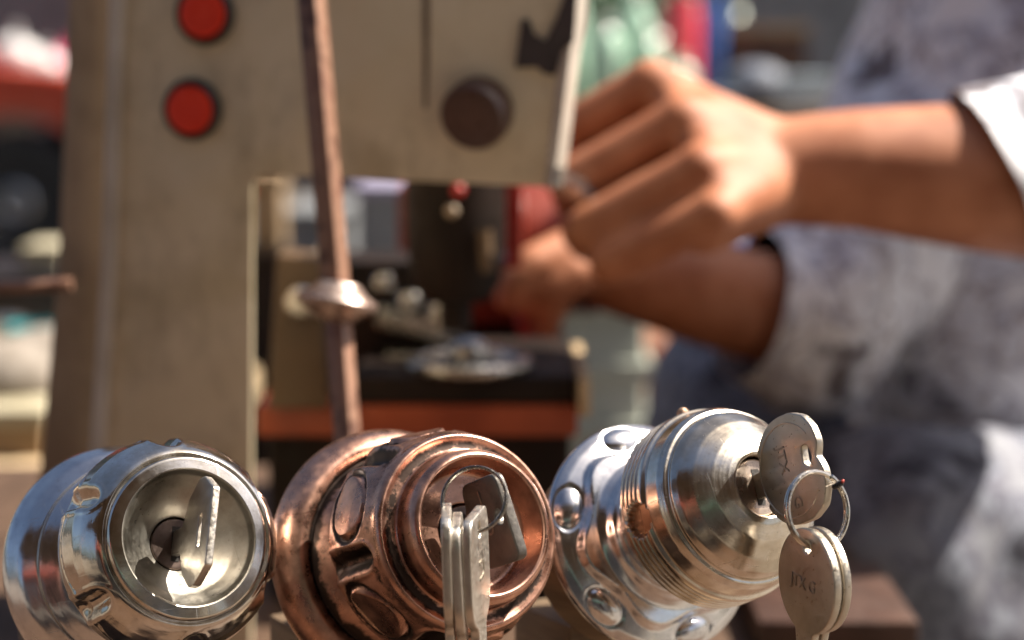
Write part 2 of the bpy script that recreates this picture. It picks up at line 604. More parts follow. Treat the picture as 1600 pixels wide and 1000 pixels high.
def rounded(pts, rad=0.5, step=0.45):
    """fillet the corners of a lathe profile (mm), then cut it to short steps"""
    out = [Vector(pts[0])]
    for i in range(1, len(pts) - 1):
        a, b_, c = Vector(pts[i - 1]), Vector(pts[i]), Vector(pts[i + 1])
        u, v = a - b_, c - b_
        q = min(rad, u.length * 0.45, v.length * 0.45)
        p0 = b_ + u.normalized() * q
        p2 = b_ + v.normalized() * q
        for k in range(5):
            s = k / 4
            out.append(p0 * (1 - s) ** 2 + b_ * (2 * s * (1 - s)) + p2 * s * s)
    out.append(Vector(pts[-1]))
    res = [out[0]]
    for a, b_ in zip(out, out[1:]):
        n = max(1, int((b_ - a).length / step))
        for k in range(1, n + 1): res.append(a.lerp(b_, k / n))
    return [(p.x, p.y) for p in res]


def sstep(a, b_, x):
    s = np.clip((x - a) / (b_ - a), 0, 1)
    return s * s * (3 - 2 * s)


def lathe_part(name, prof, m, M, parent, n=240, mod=None, rad=0.5, step=0.45, close=False):
    """turned part in knob coordinates (mm); mod(theta, r, z) -> (dr, dz, patina)"""
    pr = np.array(rounded(prof, rad, step))
    th = np.arange(n) * 2 * math.pi / n
    T, Rr = np.meshgrid(th, pr[:, 0])
    _, Z = np.meshgrid(th, pr[:, 1])
    pat = np.zeros_like(Rr)
    if mod:
        dr, dz, pat = mod(T, Rr, Z)
        Rr = Rr + dr
        Z = Z + dz
    V = np.stack([Rr * np.cos(T), Rr * np.sin(T), Z], -1).reshape(-1, 3) * mm
    k = len(pr)
    i = np.arange(k - 1)[:, None] * n
    j = np.arange(n)[None, :]
    j2 = (j + 1) % n
    F = np.stack([i + j, i + j2, i + n + j2, i + n + j], -1).reshape(-1, 4)
    faces = [tuple(f) for f in F.tolist()]
    if close:
        faces.append(tuple(range(n - 1, -1, -1)))
        faces.append(tuple((k - 1) * n + q for q in range(n)))
    me = bpy.data.meshes.new(name)
    me.from_pydata(V.tolist(), [], faces)
    at = me.attributes.new('patina', 'FLOAT', 'POINT')
    at.data.foreach_set('value', np.ascontiguousarray(pat.reshape(-1), dtype=np.float32))
    bm = bmesh.new(); bm.from_mesh(me)
    bmesh.ops.recalc_face_normals(bm, faces=bm.faces)
    bm.to_mesh(me); bm.free()
    o = link_mesh(name, me, m, None, True, 40)
    o.parent = parent          # knob coordinates: the root carries the pose
    return o


def wrap(a):
    return (a + math.pi) % (2 * math.pi) - math.pi


def capsule_dist(T, Z, th0, z0, z1, rref):
    u = wrap(T - th0) * rref
    zc = np.clip(Z, z0, z1)
    return np.sqrt(u * u + (Z - zc) ** 2)


def knob_root(px, py, d, L, label):
    o = P(px, py, d) - AX * (L * mm)
    root = bpy.data.objects.new('door_lock', None)
    root.empty_display_size = 0.02
    root.matrix_basis = mat4(KX, KY, AX, o)
    col.objects.link(root)
    tag(root, label, 'door knob')
    return root, root.matrix_basis.copy()


# --- silver knob with scooped rim and wide bowl
set_axis(R(31), R(22))
k1, K1 = knob_root(297, 839, 0.500, 52, 'polished silver door knob with wide empty bowl, at left beside the copper one')
lathe_part('rose', [(12, 0), (33.6, 0), (34.0, 1.5), (33.6, 3.5), (31.2, 8), (27.5, 11.5), (27.0, 11.0), (26.4, 11.6), (23, 14.5), (18, 17), (16, 19), (16, 24)], M_CHROMEROSE, K1, k1, rad=1.2)
FL1 = [R(q) for q in (88, 27, -33, -93, -153, 147)]


def mod1(T, Rr, Z):
    dr = np.zeros_like(Rr); pat = np.zeros_like(Rr)
    out = (Rr > 21.2) & (Z > 22)
    for q in FL1:
        d = capsule_dist(T, Z, q, 33.0, 44.6, 27)
        dr -= np.where(out, 2.9 * (1 - sstep(0.5, 3.7, d)), 0)
        # raised lip around each scoop
        dr += np.where(out, 0.22 * np.exp(-((d - 4.3) / 0.6) ** 2), 0)
        # engraved curve between two scoops
        mid = wrap(T - q - R(30)) * 26
        zc = 35.5 + 0.035 * mid ** 2
        dr -= np.where(out, 0.45 * np.exp(-((Z - zc) / 0.4) ** 2) * (np.abs(mid) < 9.5), 0)
    return dr, np.zeros_like(Rr), pat


lathe_part('body', [(16, 21), (20, 23), (25.4, 27), (28.0, 32), (28.4, 37), (27.4, 42.4), (26.1, 45.2), (25.1, 46.8), (23.8, 48.6), (22.9, 49.6),
                    (21.9, 50.2), (21.5, 49.6), (21.1, 50.3), (20.6, 51.5), (17.7, 52.0)],
           M_SILVER, K1, k1, n=480, mod=mod1, rad=0.45, step=0.4)
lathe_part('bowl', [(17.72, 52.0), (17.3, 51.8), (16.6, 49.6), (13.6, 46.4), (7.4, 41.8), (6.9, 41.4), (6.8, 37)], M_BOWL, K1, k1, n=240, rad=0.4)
c = lathe_part('lock_core', [(0.05, 35), (6.6, 35), (6.6, 41.0), (6.3, 41.3), (0.05, 41.3)], M_CORE, K1, k1, n=64, rad=0.2)

# key plane in the core: direction along the axis and v
def key_frame(K, ang, base):
    v = (KX * math.cos(R(ang)) + KY * math.sin(R(ang))).normalized()
    o = K @ Vector((0, 0, base * mm))
    # local x = out of the lock, local y = v, local z = normal
    nrm = AX.cross(v)
    return mat4(AX, v, nrm, o)


def slot_mesh(K, ang, z, length, width, jag=True):
    """dark jagged keyway on the face of a lock core"""
    v = (KX * math.cos(R(ang)) + KY * math.sin(R(ang))).normalized()
    u = v.cross(AX)
    o = K @ Vector((0, 0, z * mm))
    pts = []
    n_ = 9
    rnd = random.Random(3)
    for i in range(n_):
        s = -length / 2 + length * i / (n_ - 1)
        pts.append(o + (v * s + u * (width / 2 + (rnd.uniform(-.4, .5) if jag else 0))) * mm)
    for i in range(n_ - 1, -1, -1):
        s = -length / 2 + length * i / (n_ - 1)
        pts.append(o + (v * s - u * (width / 2)) * mm)
    return MB().prism(pts, AX * (0.15 * mm))


def arc(cx, cy, r, a0, a1, n):
    return [(cx + r * math.cos(R(a0 + (a1 - a0) * i / n)), cy + r * math.sin(R(a0 + (a1 - a0) * i / n))) for i in range(n + 1)]


def fillet(pts, r, n=5):
    out = []
    m_ = len(pts)
    for i in range(m_):
        a, b_, c_ = Vector(pts[i - 1]), Vector(pts[i]), Vector(pts[(i + 1) % m_])
        u, v = a - b_, c_ - b_
        q = min(r, u.length * .48, v.length * .48)
        p0 = b_ + u.normalized() * q; p2 = b_ + v.normalized() * q
        for k in range(n + 1):
            s = k / n
            p = p0 * (1 - s) ** 2 + b_ * (2 * s * (1 - s)) + p2 * s * s
            out.append((p.x, p.y))
    return out


def scale_pts(pts, s=mm):
    return [(x * s, y * s) for x, y in pts]


def blade_pts(x0, x1, half):
    """toothed blade outline from x0 (shoulder) back to x1 (tip, smaller x)"""
    return None


slot_mesh(K1, 78, 41.3, 9, 2.2).build('keyway', M_SLOT, c, smooth=False)
# flat hexagonal key
F1 = key_frame(K1, 74, 41.3)
out = fillet([(-14, -3.2), (6.5, -3.2), (9.8, -9.6), (16, -13.8), (20, -13.8), (27, -9.8), (27, 9.8), (20, 13.8), (16, 13.8), (9.8, 9.6), (6.5, 3.2), (-10, 3.2), (-14, 0)], 0.7)
slot = fillet([(18.6, -4.2), (21.2, -4.2), (21.2, 4.2), (18.6, 4.2)], 1.2)
me = curve_mesh([scale_pts(out), scale_pts(slot[::-1])], 2.0 * mm, 0.35 * mm, F1)
root = empty('door_key', F1.translation)
link_mesh('bow_and_blade', me, M_KEYPALE, root)
tag(root, 'plain flat key with cut corners standing in the bowl of the left silver knob', 'key')

# --- antique copper knob
set_axis(R(31), R(22))
k2, K2 = knob_root(757, 820, 0.503, 56, 'antique copper door knob with oval panels and dark recesses, in the middle')


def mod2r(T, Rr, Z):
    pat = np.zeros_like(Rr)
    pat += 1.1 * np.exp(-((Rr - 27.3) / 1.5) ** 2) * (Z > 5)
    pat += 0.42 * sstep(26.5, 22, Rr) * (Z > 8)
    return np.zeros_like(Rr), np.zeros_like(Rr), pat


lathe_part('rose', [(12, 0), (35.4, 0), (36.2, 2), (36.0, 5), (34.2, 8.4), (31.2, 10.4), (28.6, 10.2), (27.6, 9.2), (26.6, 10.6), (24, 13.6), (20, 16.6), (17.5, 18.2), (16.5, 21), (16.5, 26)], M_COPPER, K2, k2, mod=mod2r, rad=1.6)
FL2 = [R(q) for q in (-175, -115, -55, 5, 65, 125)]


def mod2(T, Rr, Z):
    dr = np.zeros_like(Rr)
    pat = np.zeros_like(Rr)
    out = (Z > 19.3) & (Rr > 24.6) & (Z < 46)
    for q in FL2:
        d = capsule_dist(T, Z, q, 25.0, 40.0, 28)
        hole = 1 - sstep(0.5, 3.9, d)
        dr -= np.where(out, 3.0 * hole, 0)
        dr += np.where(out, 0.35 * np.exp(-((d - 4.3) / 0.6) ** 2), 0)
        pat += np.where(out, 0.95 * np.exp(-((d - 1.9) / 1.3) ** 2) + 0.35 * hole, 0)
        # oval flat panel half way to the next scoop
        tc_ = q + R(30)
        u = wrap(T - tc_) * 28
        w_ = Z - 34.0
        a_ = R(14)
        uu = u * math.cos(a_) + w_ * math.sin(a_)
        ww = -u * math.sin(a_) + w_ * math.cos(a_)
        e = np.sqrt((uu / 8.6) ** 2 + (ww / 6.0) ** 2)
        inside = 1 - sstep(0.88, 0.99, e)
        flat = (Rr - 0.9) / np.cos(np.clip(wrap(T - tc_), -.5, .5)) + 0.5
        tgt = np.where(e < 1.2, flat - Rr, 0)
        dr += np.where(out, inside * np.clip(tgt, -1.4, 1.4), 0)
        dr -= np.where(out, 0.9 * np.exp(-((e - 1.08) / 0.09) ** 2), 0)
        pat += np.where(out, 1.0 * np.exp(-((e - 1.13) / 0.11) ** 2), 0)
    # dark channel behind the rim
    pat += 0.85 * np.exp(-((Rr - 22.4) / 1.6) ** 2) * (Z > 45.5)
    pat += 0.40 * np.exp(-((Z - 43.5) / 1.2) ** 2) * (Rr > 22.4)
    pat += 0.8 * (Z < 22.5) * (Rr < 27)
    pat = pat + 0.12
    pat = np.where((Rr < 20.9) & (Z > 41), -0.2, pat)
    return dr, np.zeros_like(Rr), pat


FLAT2 = [(16.5, 18), (22, 19), (27.0, 21.5), (29.4, 25.5), (29.9, 30.5), (29.0, 36), (27.4, 41), (26.3, 44.2), (26.0, 46.4), (25.0, 47.8),
         (23.2, 46.9), (21.2, 47.2), (20.5, 48.0), (20.4, 51.0), (20.0, 53.8), (19.1, 55.4), (18.2, 56), (17.4, 55.5), (16.2, 47), (15.2, 45.6), (7.4, 45.2), (7.2, 40)]
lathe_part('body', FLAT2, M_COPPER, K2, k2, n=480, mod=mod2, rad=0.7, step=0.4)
c = lathe_part('lock_core', [(0.05, 39), (7.0, 39), (7.0, 45.4), (6.7, 45.8), (0.05, 45.8)], M_CORE, K2, k2, n=64, rad=0.25)
slot_mesh(K2, 98, 45.8, 9, 2.6).build('keyway', M_SLOT, c, smooth=False)

F2 = key_frame(K2, 97.5, 44.8)
out = fillet([(-14, -3.4), (6.5, -3.4), (7.5, -11.2), (25.5, -11.2), (25.5, 11.2), (7.5, 11.2), (6.5, 3.4), (-14, 3.4)], 3.0)
hole = arc(21.6, 0.6, 2.0, 0, 345, 23)
me = curve_mesh([scale_pts(out), scale_pts(hole[::-1])], 2.9 * mm, 0.5 * mm, F2)
root = empty('door_key', F2.translation)
kb = link_mesh('bow_and_blade', me, M_KEYDARK, root)
rim = fillet([(8.9, -9.9), (24.2, -9.9), (24.2, 9.9), (8.9, 9.9)], 2.2)
rim_in = fillet([(9.4, -9.4), (23.7, -9.4), (23.7, 9.4), (9.4, 9.4)], 1.9)
SIDE = -1 if F2.col[2].xyz.dot(CAM - F2.translation) < 0 else 1


def face_frame(F, x, y, off, rot, flip):
    """frame on the visible side of a key: off above its middle plane"""
    s = 1 if flip > 0 else -1
    loc = F @ Vector((x * mm, y * mm, s * off * mm))
    ex = F.col[0].xyz; ey = F.col[1].xyz; ez = F.col[2].xyz * s
    a = R(rot)
    tx = ex * math.cos(a) + ey * math.sin(a)
    ty = ez.cross(tx)
    return mat4(tx, ty, ez, loc)


link_mesh('lettering', text_mesh('I', 7.0 * mm, face_frame(F2, 15.6, 5.6, 1.45, 0, SIDE)), M_STAMP, kb, smooth=False)
link_mesh('lettering', text_mesh('O', 6.4 * mm, face_frame(F2, 15.6, -1.2, 1.45, 0, SIDE)), M_STAMP, kb, smooth=False)
tag(root, 'dark square-headed key turned in the copper knob', 'key')


def ring_pts(c_, n_, r_, gap=0.0, n=64, turns=1.0, pitch=0.0):
    x, y, z = frame(n_, Vector((0, 0, 1)))
    return [c_ + (x * math.cos(2 * math.pi * turns * i / n) + y * math.sin(2 * math.pi * turns * i / n)) * r_ + z * (pitch * (i / n - .5)) for i in range(n + 1)]


def split_ring(c_, n_, r_, wire, m, label):
    mb = MB()
    mb.tube(ring_pts(c_, n_, r_, n=120, turns=1.9, pitch=wire * 2.0), wire, 10)
    o = mb.build('key_ring', m, None)
    return tag(o, label, 'key ring')


def toward(p):
    return (CAM - p).normalized()


rc = P(741, 780, 0.476)
split_ring(rc, (toward(rc) + Vector((-0.28, 0, 0.25))).normalized(), 7.9 * mm, 0.45 * mm, M_RINGDARK, 'dark wire ring joining the three hanging keys to the copper knob key')


def hanging_key(name_label, top, yaw_n, tilt, outline, holes, thick, m, letters=None, group=None):
    """key hanging down; local x = across the bow, y = down-to-up, z = face normal"""
    nrm = Vector((math.cos(yaw_n), math.sin(yaw_n), 0))
    up = Vector((0, 0, 1))
    up = (up + tilt).normalized()
    nrm = (nrm - up * nrm.dot(up)).normalized()
    x = up.cross(nrm)
    F = mat4(x, up, nrm, top)
    root = empty('hanging_key', top)
    me = curve_mesh([scale_pts(outline)] + [scale_pts(h[::-1]) for h in holes], thick * mm, 0.4 * mm, F)
    kb = link_mesh('bow_and_blade', me, m, root)
    if letters:
        s = 1 if F.col[2].xyz.dot(CAM - top) > 0 else -1
        for (tx, ty, txt, size, rot) in letters:
            link_mesh('lettering', text_mesh(txt, size * mm, face_frame(F, tx, ty, thick / 2 + 0.02, rot, s)), M_STAMP, kb, smooth=False)
    tag(root, name_label, 'key', group)
    return root, F


SQ = fillet([(-9, 0), (9, 0), (11, -4), (11, -21), (9, -25.5), (4.2, -27.5), (4.2, -31), (3.6, -50), (0.6, -54), (-4.2, -52), (-3.4, -47), (-4.2, -45), (-3.2, -42.5), (-4.2, -39), (-3.6, -36), (-4.2, -33),
             (-4.2, -27.5), (-9, -25.5), (-11, -21), (-11, -4)], 2.6)
SQH = arc(0, -4.2, 2.0, 0, 345, 23)
for (px, py, dd, yn, tl, lab) in (
        (697, 797, 0.473, R(1), Vector((-0.03, 0.0, 0)), 'leftmost of three pale flat keys hanging edge-on before the copper knob'),
        (713, 811, 0.4735, R(-0.5), Vector((-0.05, 0.0, 0)), 'middle key of three pale flat keys hanging edge-on before the copper knob'),
        (741, 801, 0.474, R(-10), Vector((-0.035, 0.0, 0)), 'rightmost of three hanging pale keys, its sunlit face turned from the camera')):
    hanging_key(lab, P(px, py, dd), yn, tl, SQ, [SQH], 2.3, M_KEYPALE, [(1, -14, 'U', 8, 90)] if px == 741 else None, 'pale keys hanging from the copper knob')

# --- silver knob with turned rings and domed nose
set_axis(R(32), R(26.5))
k3, K3 = knob_root(1192, 758, 0.512, 56, 'silver door knob with turned rings and domed nose, at right with keys')


def mod3r(T, Rr, Z):
    dz = np.zeros_like(Rr)
    front = (Z > 2)
    for i in range(6):
        q = R(97 + 60 * i)
        x = Rr * np.cos(T) - 28.3 * math.cos(q); y = Rr * np.sin(T) - 28.3 * math.sin(q)
        rad_ = x * math.cos(q) + y * math.sin(q); tan_ = -x * math.sin(q) + y * math.cos(q)
        e = np.sqrt((rad_ / 3.3) ** 2 + (tan_ / 5.4) ** 2)
        dz += np.where(front, 1.0 * np.clip(1 - e * e, 0, 1) - 0.4 * np.exp(-((e - 1.12) / 0.14) ** 2), 0)
    # wavy raised flower edge
    edge = 25.2 + 1.7 * np.cos(6 * (T - R(97 + 30)))
    dz += np.where(front, 2.2 * (1 - sstep(-0.7, 0.7, Rr - edge)), 0)
    return np.zeros_like(Rr), dz, np.zeros_like(Rr)


lathe_part('rose', [(11, 0), (32.6, 0), (33, 1.2), (32.6, 2.6), (30.5, 4.2), (26, 5.6), (21.5, 6.6), (19.5, 8.2), (18.6, 10), (17, 11)], M_CHROMEROSE, K3, k3, n=480, mod=mod3r, rad=0.6, step=0.4)
lathe_part('neck', [(17.5, 8), (17.7, 12), (19.0, 15), (20.4, 18), (20.8, 21), (20, 24), (18, 26)], M_CHROMEROSE, K3, k3, rad=3)
HOLES = [(R(181), 34.6), (R(98), 31.5)]


def mod3(T, Rr, Z):
    dr = np.zeros_like(Rr)
    out = Rr > 21
    for (q, z0) in HOLES[:1]:
        u = wrap(T - q) * 26; v = Z - z0
        ang = np.arctan2(v, u)
        rad_ = np.sqrt(u * u + v * v)
        edge = 4.9 + 0.3 * np.cos(14 * ang)
        dr += np.where(out, (23.9 - Rr) * (1 - sstep(-0.35, 0.15, rad_ - edge)), 0)
    pat = np.where(dr < -1.0, 1.0, 0)
    return dr, np.zeros_like(Rr), pat


M_SILVER3 = turned_metal('ringed_nickel', (0.80, 0.76, 0.69), (0.62, 0.55, 0.45), 0.14, ring_amt=0.10, patina=(0.46, 0.30, 0.20))
prof3 = [(16, 23), (21, 24), (24.4, 26), (25.9, 28.2)]
for z in (28.6, 30.6, 32.6, 34.6):
    prof3 += [(26.2, z), (26.3, z + 1.2), (25.95, z + 1.35), (25.95, z + 1.6)]
prof3 += [(26.3, 36.9), (26.2, 38.4), (25.4, 38.9), (25.0, 39.3), (25.2, 39.8), (24.6, 43.9), (23.6, 45.8), (22.7, 45.9), (22.4, 46.5), (22.5, 47.2), (21.4, 48.9),
          (18.5, 51.8), (14.5, 54.4), (10.5, 55.9), (8.8, 56.3), (8.2, 56.0), (8.0, 54.5), (7.9, 50)]
lathe_part('body', prof3, M_SILVER3, K3, k3, n=480, mod=mod3, rad=0.35, step=0.35)
c = lathe_part('lock_core', [(0.05, 48), (7.7, 48), (7.7, 53.6), (7.4, 54.0), (0.05, 54.0)], M_CORE2, K3, k3, n=64, rad=0.3)
slot_mesh(K3, 86, 54.0, 9.6, 2.4).build('keyway', M_SLOT, c, smooth=False)
q, z0 = HOLES[1]
sp = K3 @ Vector((26.4 * mm * math.cos(q) * 0.98, 26.4 * mm * math.sin(q) * 0.98, 36 * mm))
rd = (KX * math.cos(q) + KY * math.sin(q))
xx, yy, zz = frame(rd, AX)
MB().lathe([(1.6 * mm, -0.001), (1.7 * mm, 0.0006), (1.2 * mm, 0.0016), (0.4 * mm, 0.0020)], mat4(xx, yy, zz, sp), 16).build('set_screw', M_GAP, k3)


def round_bow(extra=None):
    """rounded key head, x = out of the lock; two lobes on the far side"""
    pts = [(-15, -3.2), (2.5, -3.2), (3.6, -5)]
    pts += arc(14.5, 0, 13.6, 208, 270, 10)
    pts += [(19, -13.6), (24, -11.5), (26.6, -7.2), (27.2, -3.0), (26.2, -0.4), (25.4, 0.8), (26.2, 2.0), (27.2, 4.2), (26.4, 8.4), (23.6, 12.0), (19, 14.0)]
    pts += arc(14.5, 0.4, 13.8, 90, 150, 10)
    pts += [(3.6, 5), (2.5, 3.2), (-15, 3.2)]
    return pts


F3 = key_frame(K3, 87, 55.0)
hole = fillet([(20.2, 0.2), (22.6, -1.2), (23.9, 1.6), (22.8, 4.6), (20.6, 4.4)], 1.0)
root = empty('door_key', F3.translation)
kb = link_mesh('bow_and_blade', curve_mesh([scale_pts(fillet(round_bow(), 1.2, 3)), scale_pts(hole[::-1])], 2.4 * mm, 0.4 * mm, F3), M_KEY, root)
s3 = -1 if F3.col[2].xyz.dot(CAM - F3.translation) < 0 else 1
for (tx, ty, txt, size, rot) in ((12.5, 3.4, 'JTX', 4.6, -90), (14.6, -8.2, 'G', 4.6, -90)):
    link_mesh('lettering', text_mesh(txt, size * mm, face_frame(F3, tx, ty, 1.18, rot, s3)), M_STAMP, kb, smooth=False)
sr = MB(); fr = face_frame(F3, 14.2, 0.2, 1.18, 0, s3)
sr.tube([fr @ Vector((11.9 * mm * math.cos(R(a)), 11.9 * mm * math.sin(R(a)), 0)) for a in range(35, 325, 6)], 0.22 * mm, 6)
sr.build('raised_border', M_KEY, kb)
tag(root, 'round-headed key stamped JTX turned in the right silver knob', 'key')

rc3 = P(1277, 797, 0.484)
split_ring(rc3, (toward(rc3) * 0.80 + Vector((0.62, 0, 0.05))).normalized(), 9.3 * mm, 0.6 * mm, M_RING, 'bright wire split ring linking the round keys at the right knob')
RD = [(-3.4, -28.5), (-3.4, -52), (0, -55), (3.2, -52), (2.4, -48), (3.4, -46), (2.6, -43), (3.4, -40), (2.8, -36), (3.4, -33), (3.4, -28.5)]
RD = RD[::-1] + arc(0, -13.2, 13.0, 252, 96, 26)[0:] + arc(0, -13.2, 13.0, 84, -72, 26)
RDH = arc(0, -4.6, 1.7, 0, 345, 20)
for i, (px, py, dd, lab, let) in enumerate((
        (1268, 825, 0.481, 'round-headed hanging key stamped JTX, the nearer of the two under the right ring', [(-1.0, -14, 'JTX G', 4.4, 0)]),
        (1284, 823, 0.4865, 'round-headed hanging key behind its twin, the farther of the two under the right ring', None))):
    hanging_key(lab, P(px, py, dd), R(-157), Vector((0.02, 0, 0)), fillet(RD, 0.8, 2), [RDH], 2.2, M_KEY, let, 'round keys hanging from the right knob')

# fly on the ring
fp = P(1310, 757, 0.4815)
fly = empty('fly', fp)
fx, fy, fz = frame(Vector((-0.5, 0.1, 0.8)), Vector((0.8, -0.3, 0.5)))
M_FLY = mottled('fly_body', (0.012, 0.012, 0.014), (0.03, 0.028, 0.03), 900, 0.3)
M_FLYEYE = mottled('fly_eye', (0.25, 0.02, 0.015), (0.35, 0.04, 0.02), 900, 0.3)
M_WING = mottled('fly_wing', (0.30, 0.24, 0.18), (0.42, 0.36, 0.28), 900, 0.3)
mb = MB()
for (a, r_, sc) in ((-1.1, 0.75, (1, 1, 1)), (-0.3, 0.85, (1, 1, 1)), (0.7, 0.8, (1, 1, 1))):
    mb.ball(fp + fx * (a * mm), r_ * mm, 8, sc)
for s in (-1, 1):
    for a in (-0.6, 0.1, 0.7):
        p0 = fp + fx * (a * mm); p1 = p0 + fy * (s * 1.3 * mm) - fz * (0.2 * mm); p2 = p1 + fy * (s * .5 * mm) - fz * (1.2 * mm)
        mb.tube([p0, p1, p2], 0.09 * mm, 5)
link_mesh('body', fused(mb, 0.00012, 2), M_FLY, fly)
for s in (-1, 1):
    MB().ball(fp + (fx * 1.35 + fy * s * 0.38 + fz * 0.2) * mm, 0.42 * mm, 8).build('eye', M_FLYEYE, fly)
    base_ = fp + (fx * 0.0 + fy * s * .35 + fz * .75) * mm
    pts = [base_, base_ + (-fx * 1.2 + fy * s * .25 + fz * .3) * mm, base_ + (-fx * 2.6 + fy * s * .8 + fz * .5) * mm, base_ + (-fx * 2.5 + fy * s * 1.5 + fz * .4) * mm, base_ + (-fx * 1.0 + fy * s * 1.1 + fz * .2) * mm]
    MB().prism(pts, fz * (0.05 * mm)).build('wing', M_WING, fly)
tag(fly, 'small dark fly with reddish eyes sitting on the key ring at right', 'fly')

# wooden stands that hold the knobs up
for (K, lab) in ((K1, 'round pine stand behind the left silver knob'), (K2, 'round pine stand behind the copper knob'), (K3, 'round pine stand behind the right silver knob')):
    o = K @ Vector((0, 0, 0))
    AX = K.col[2].xyz
    st = empty('display_stand', (o.x - AX.x * 0.03, o.y - AX.y * 0.03, 0))
    MB().lathe([(0.012, -0.020), (0.026, -0.020), (0.0270, -0.018), (0.0270, -0.0025), (0.026, -0.0010), (0.012, -0.0010)], K, 72).build('disc', M_OLDWOOD, st)
    fxy = Vector((AX.x, AX.y, 0)).normalized(); sxy = Vector((-fxy.y, fxy.x, 0))
    p = o - AX * 0.032
    MB().box(Vector((p.x, p.y, p.z / 2 - 0.006)), (0.034, 0.03, p.z - 0.012), sxy, fxy, Vector((0, 0, 1))).build('post', M_OLDWOOD, st, bevel=0.0015)
    MB().box(Vector((p.x, p.y, 0.0065)), (0.075, 0.075, 0.012), sxy, fxy, Vector((0, 0, 1))).build('foot', M_OLDWOOD, st, bevel=0.0015)
    tag(st, lab, 'stand')

# ------------------------------------------------------------------ key cutting machine
MB_ANG = R(13)
MN = Vector((-math.sin(MB_ANG), -math.cos(MB_ANG), 0))
MO = P(640, 150, 0.755)
MX = Vector((math.cos(MB_ANG), -math.sin(MB_ANG), 0))
Z3 = Vector((0, 0, 1))


def MP(px, py, off=0.0):
    """pixel -> point on the machine's front plane, moved off metres towards the viewer"""
    d = (P(px, py, 1.0) - CAM)
    s = (MO + MN * off - CAM).dot(MN) / d.dot(MN)
    return CAM + d * s


mach = empty('key_cutting_machine', Vector((MP(290, 700).x, MP(290, 700).y, 0)))
tag(mach, 'worn beige key cutting machine with two red push buttons', 'key machine')


def floor_z(p, z=0.0):
    return Vector((p.x, p.y, z))


# front cover: column and head in one bent plate
bl, br = MP(148, 900), MP(392, 900)
poly = [MP(190, -140), MP(186, 0), MP(176, 350), floor_z(MP(142, 1035), 0.001), floor_z(MP(392, 1035), 0.001), MP(394, 290), MP(404, 273), MP(852, 292), MP(876, 100), MP(898, 0), MP(905, -140)]
MB().prism(poly, -MN * 0.0025).build('cover', M_PAINT, mach, bevel=0.0008)
back = [MP(108, -140, -0.014), MP(103, 0, -0.014), MP(88, 400, -0.014), floor_z(MP(36, 1030, -0.014), 0.001), floor_z(MP(200, 1030, -0.014), 0.001), MP(200, -140, -0.014)]
MB().prism([p for p in back], -MN * 0.09).build('column', M_PAINT2, mach, bevel=0.004)
ed = [MP(186, -140, 0.0005), MP(184, 0, 0.0005), MP(178, 200, 0.0005), MP(172, 400, 0.0005), floor_z(MP(137, 1035, 0.0005), 0.001)]
MB().tube(ed, 0.0033, 10).build('edge_bead', M_EDGE, mach)  # pale bead stands for the bevel's sky highlight and worn paint
# right flank of the head: lip, pale from wear and painted sunlight, and hinge
MB().prism([MP(910, -140, 0.001), MP(900, 40, 0.001), MP(892, 80, 0.001), MP(866, 294, 0.001), MP(849, 293, 0.001), MP(874, 90, 0.001), MP(895, 0, 0.001), MP(903, -140, 0.001)], -MN * 0.02).build('lip', M_EDGE, mach, bevel=0.001)
MB().tube([MP(874, 262, 0.003), MP(870, 290, 0.003)], 0.0028, 10).build('hinge_pin', M_STEEL, mach)
# bare patch where the paint came off, drip stain
bp = [(815, 30), (825, 30), (834, 54), (852, 64), (869, 30), (883, -10), (902, -10), (896, 64), (880, 78), (866, 118), (849, 115), (839, 105), (805, 106)]
MB().prism([MP(x, y, 0.0016) for x, y in bp], -MN * 0.0015).build('bare_patch', M_BARE, mach, smooth=False)
MB().prism([MP(x, y, 0.0005) for x, y in ((660, -60), (671, -60), (670, 90), (667, 170), (662, 170), (661, 60))], -MN * 0.0004).build('drip_stain', M_STAIN, mach, smooth=False)

for (px, py) in ((322, 22), (302, 171)):
    c0 = MP(px, py)
    xx, yy, zz = frame(MN, Vector((1, 0, 0)))
    Mx = mat4(xx, yy, zz, c0)
    MB().lathe([(0.0092, 0.0002), (0.0119, 0.0002), (0.0121, 0.0012), (0.0115, 0.0032), (0.0103, 0.0042), (0.0096, 0.0036), (0.0095, 0.0008)], Mx, 48).build('button_bezel', M_BLACK, mach)
    MB().lathe([(0.0093, 0.0006), (0.0093, 0.0040), (0.0088, 0.0050), (0.0070, 0.0054), (0.002, 0.0050)], Mx, 48).build('push_button', M_RED, mach)
c0 = MP(752, 170)
tilt_n = (MN + Vector((-0.10, 0, -0.30))).normalized()
xx, yy, zz = frame(tilt_n, Vector((1, 0, 0)))
MB().lathe([(0.008, -0.003), (0.0128, 0.000), (0.0131, 0.003), (0.0129, 0.010), (0.0118, 0.0118), (0.009, 0.0122), (0.002, 0.0120)], mat4(xx, yy, zz, c0), 48).build('clamp_knob', M_KNOB, mach)
# side bar sticking out to the left
MB().tube([P(-60, 452, 0.80), P(112, 444, 0.80)], 0.0026, 10).build('side_bar', M_RUST, mach)

# base with red oxide band
zt = P(600, 640, 0.86).z
bx0, bx1 = P(396, 640, 0.86).x, P(905, 640, 0.86).x
MB().box(((bx0 + bx1) / 2, 0.995, zt / 2 - 0.007), (bx1 - bx0 - 0.006, 0.25, zt - 0.016), ).build('base', M_IRON, mach, bevel=0.003)
MB().box(((bx0 + bx1) / 2, 0.992, zt - 0.0072), (bx1 - bx0, 0.27, 0.0142)).build('base_plate', M_ORANGE, mach, bevel=0.002)
MB().box((bx1 + 0.0025, 0.905, zt + 0.004), (0.005, 0.11, 0.016)).build('end_stop', M_WOOD, mach, bevel=0.001)
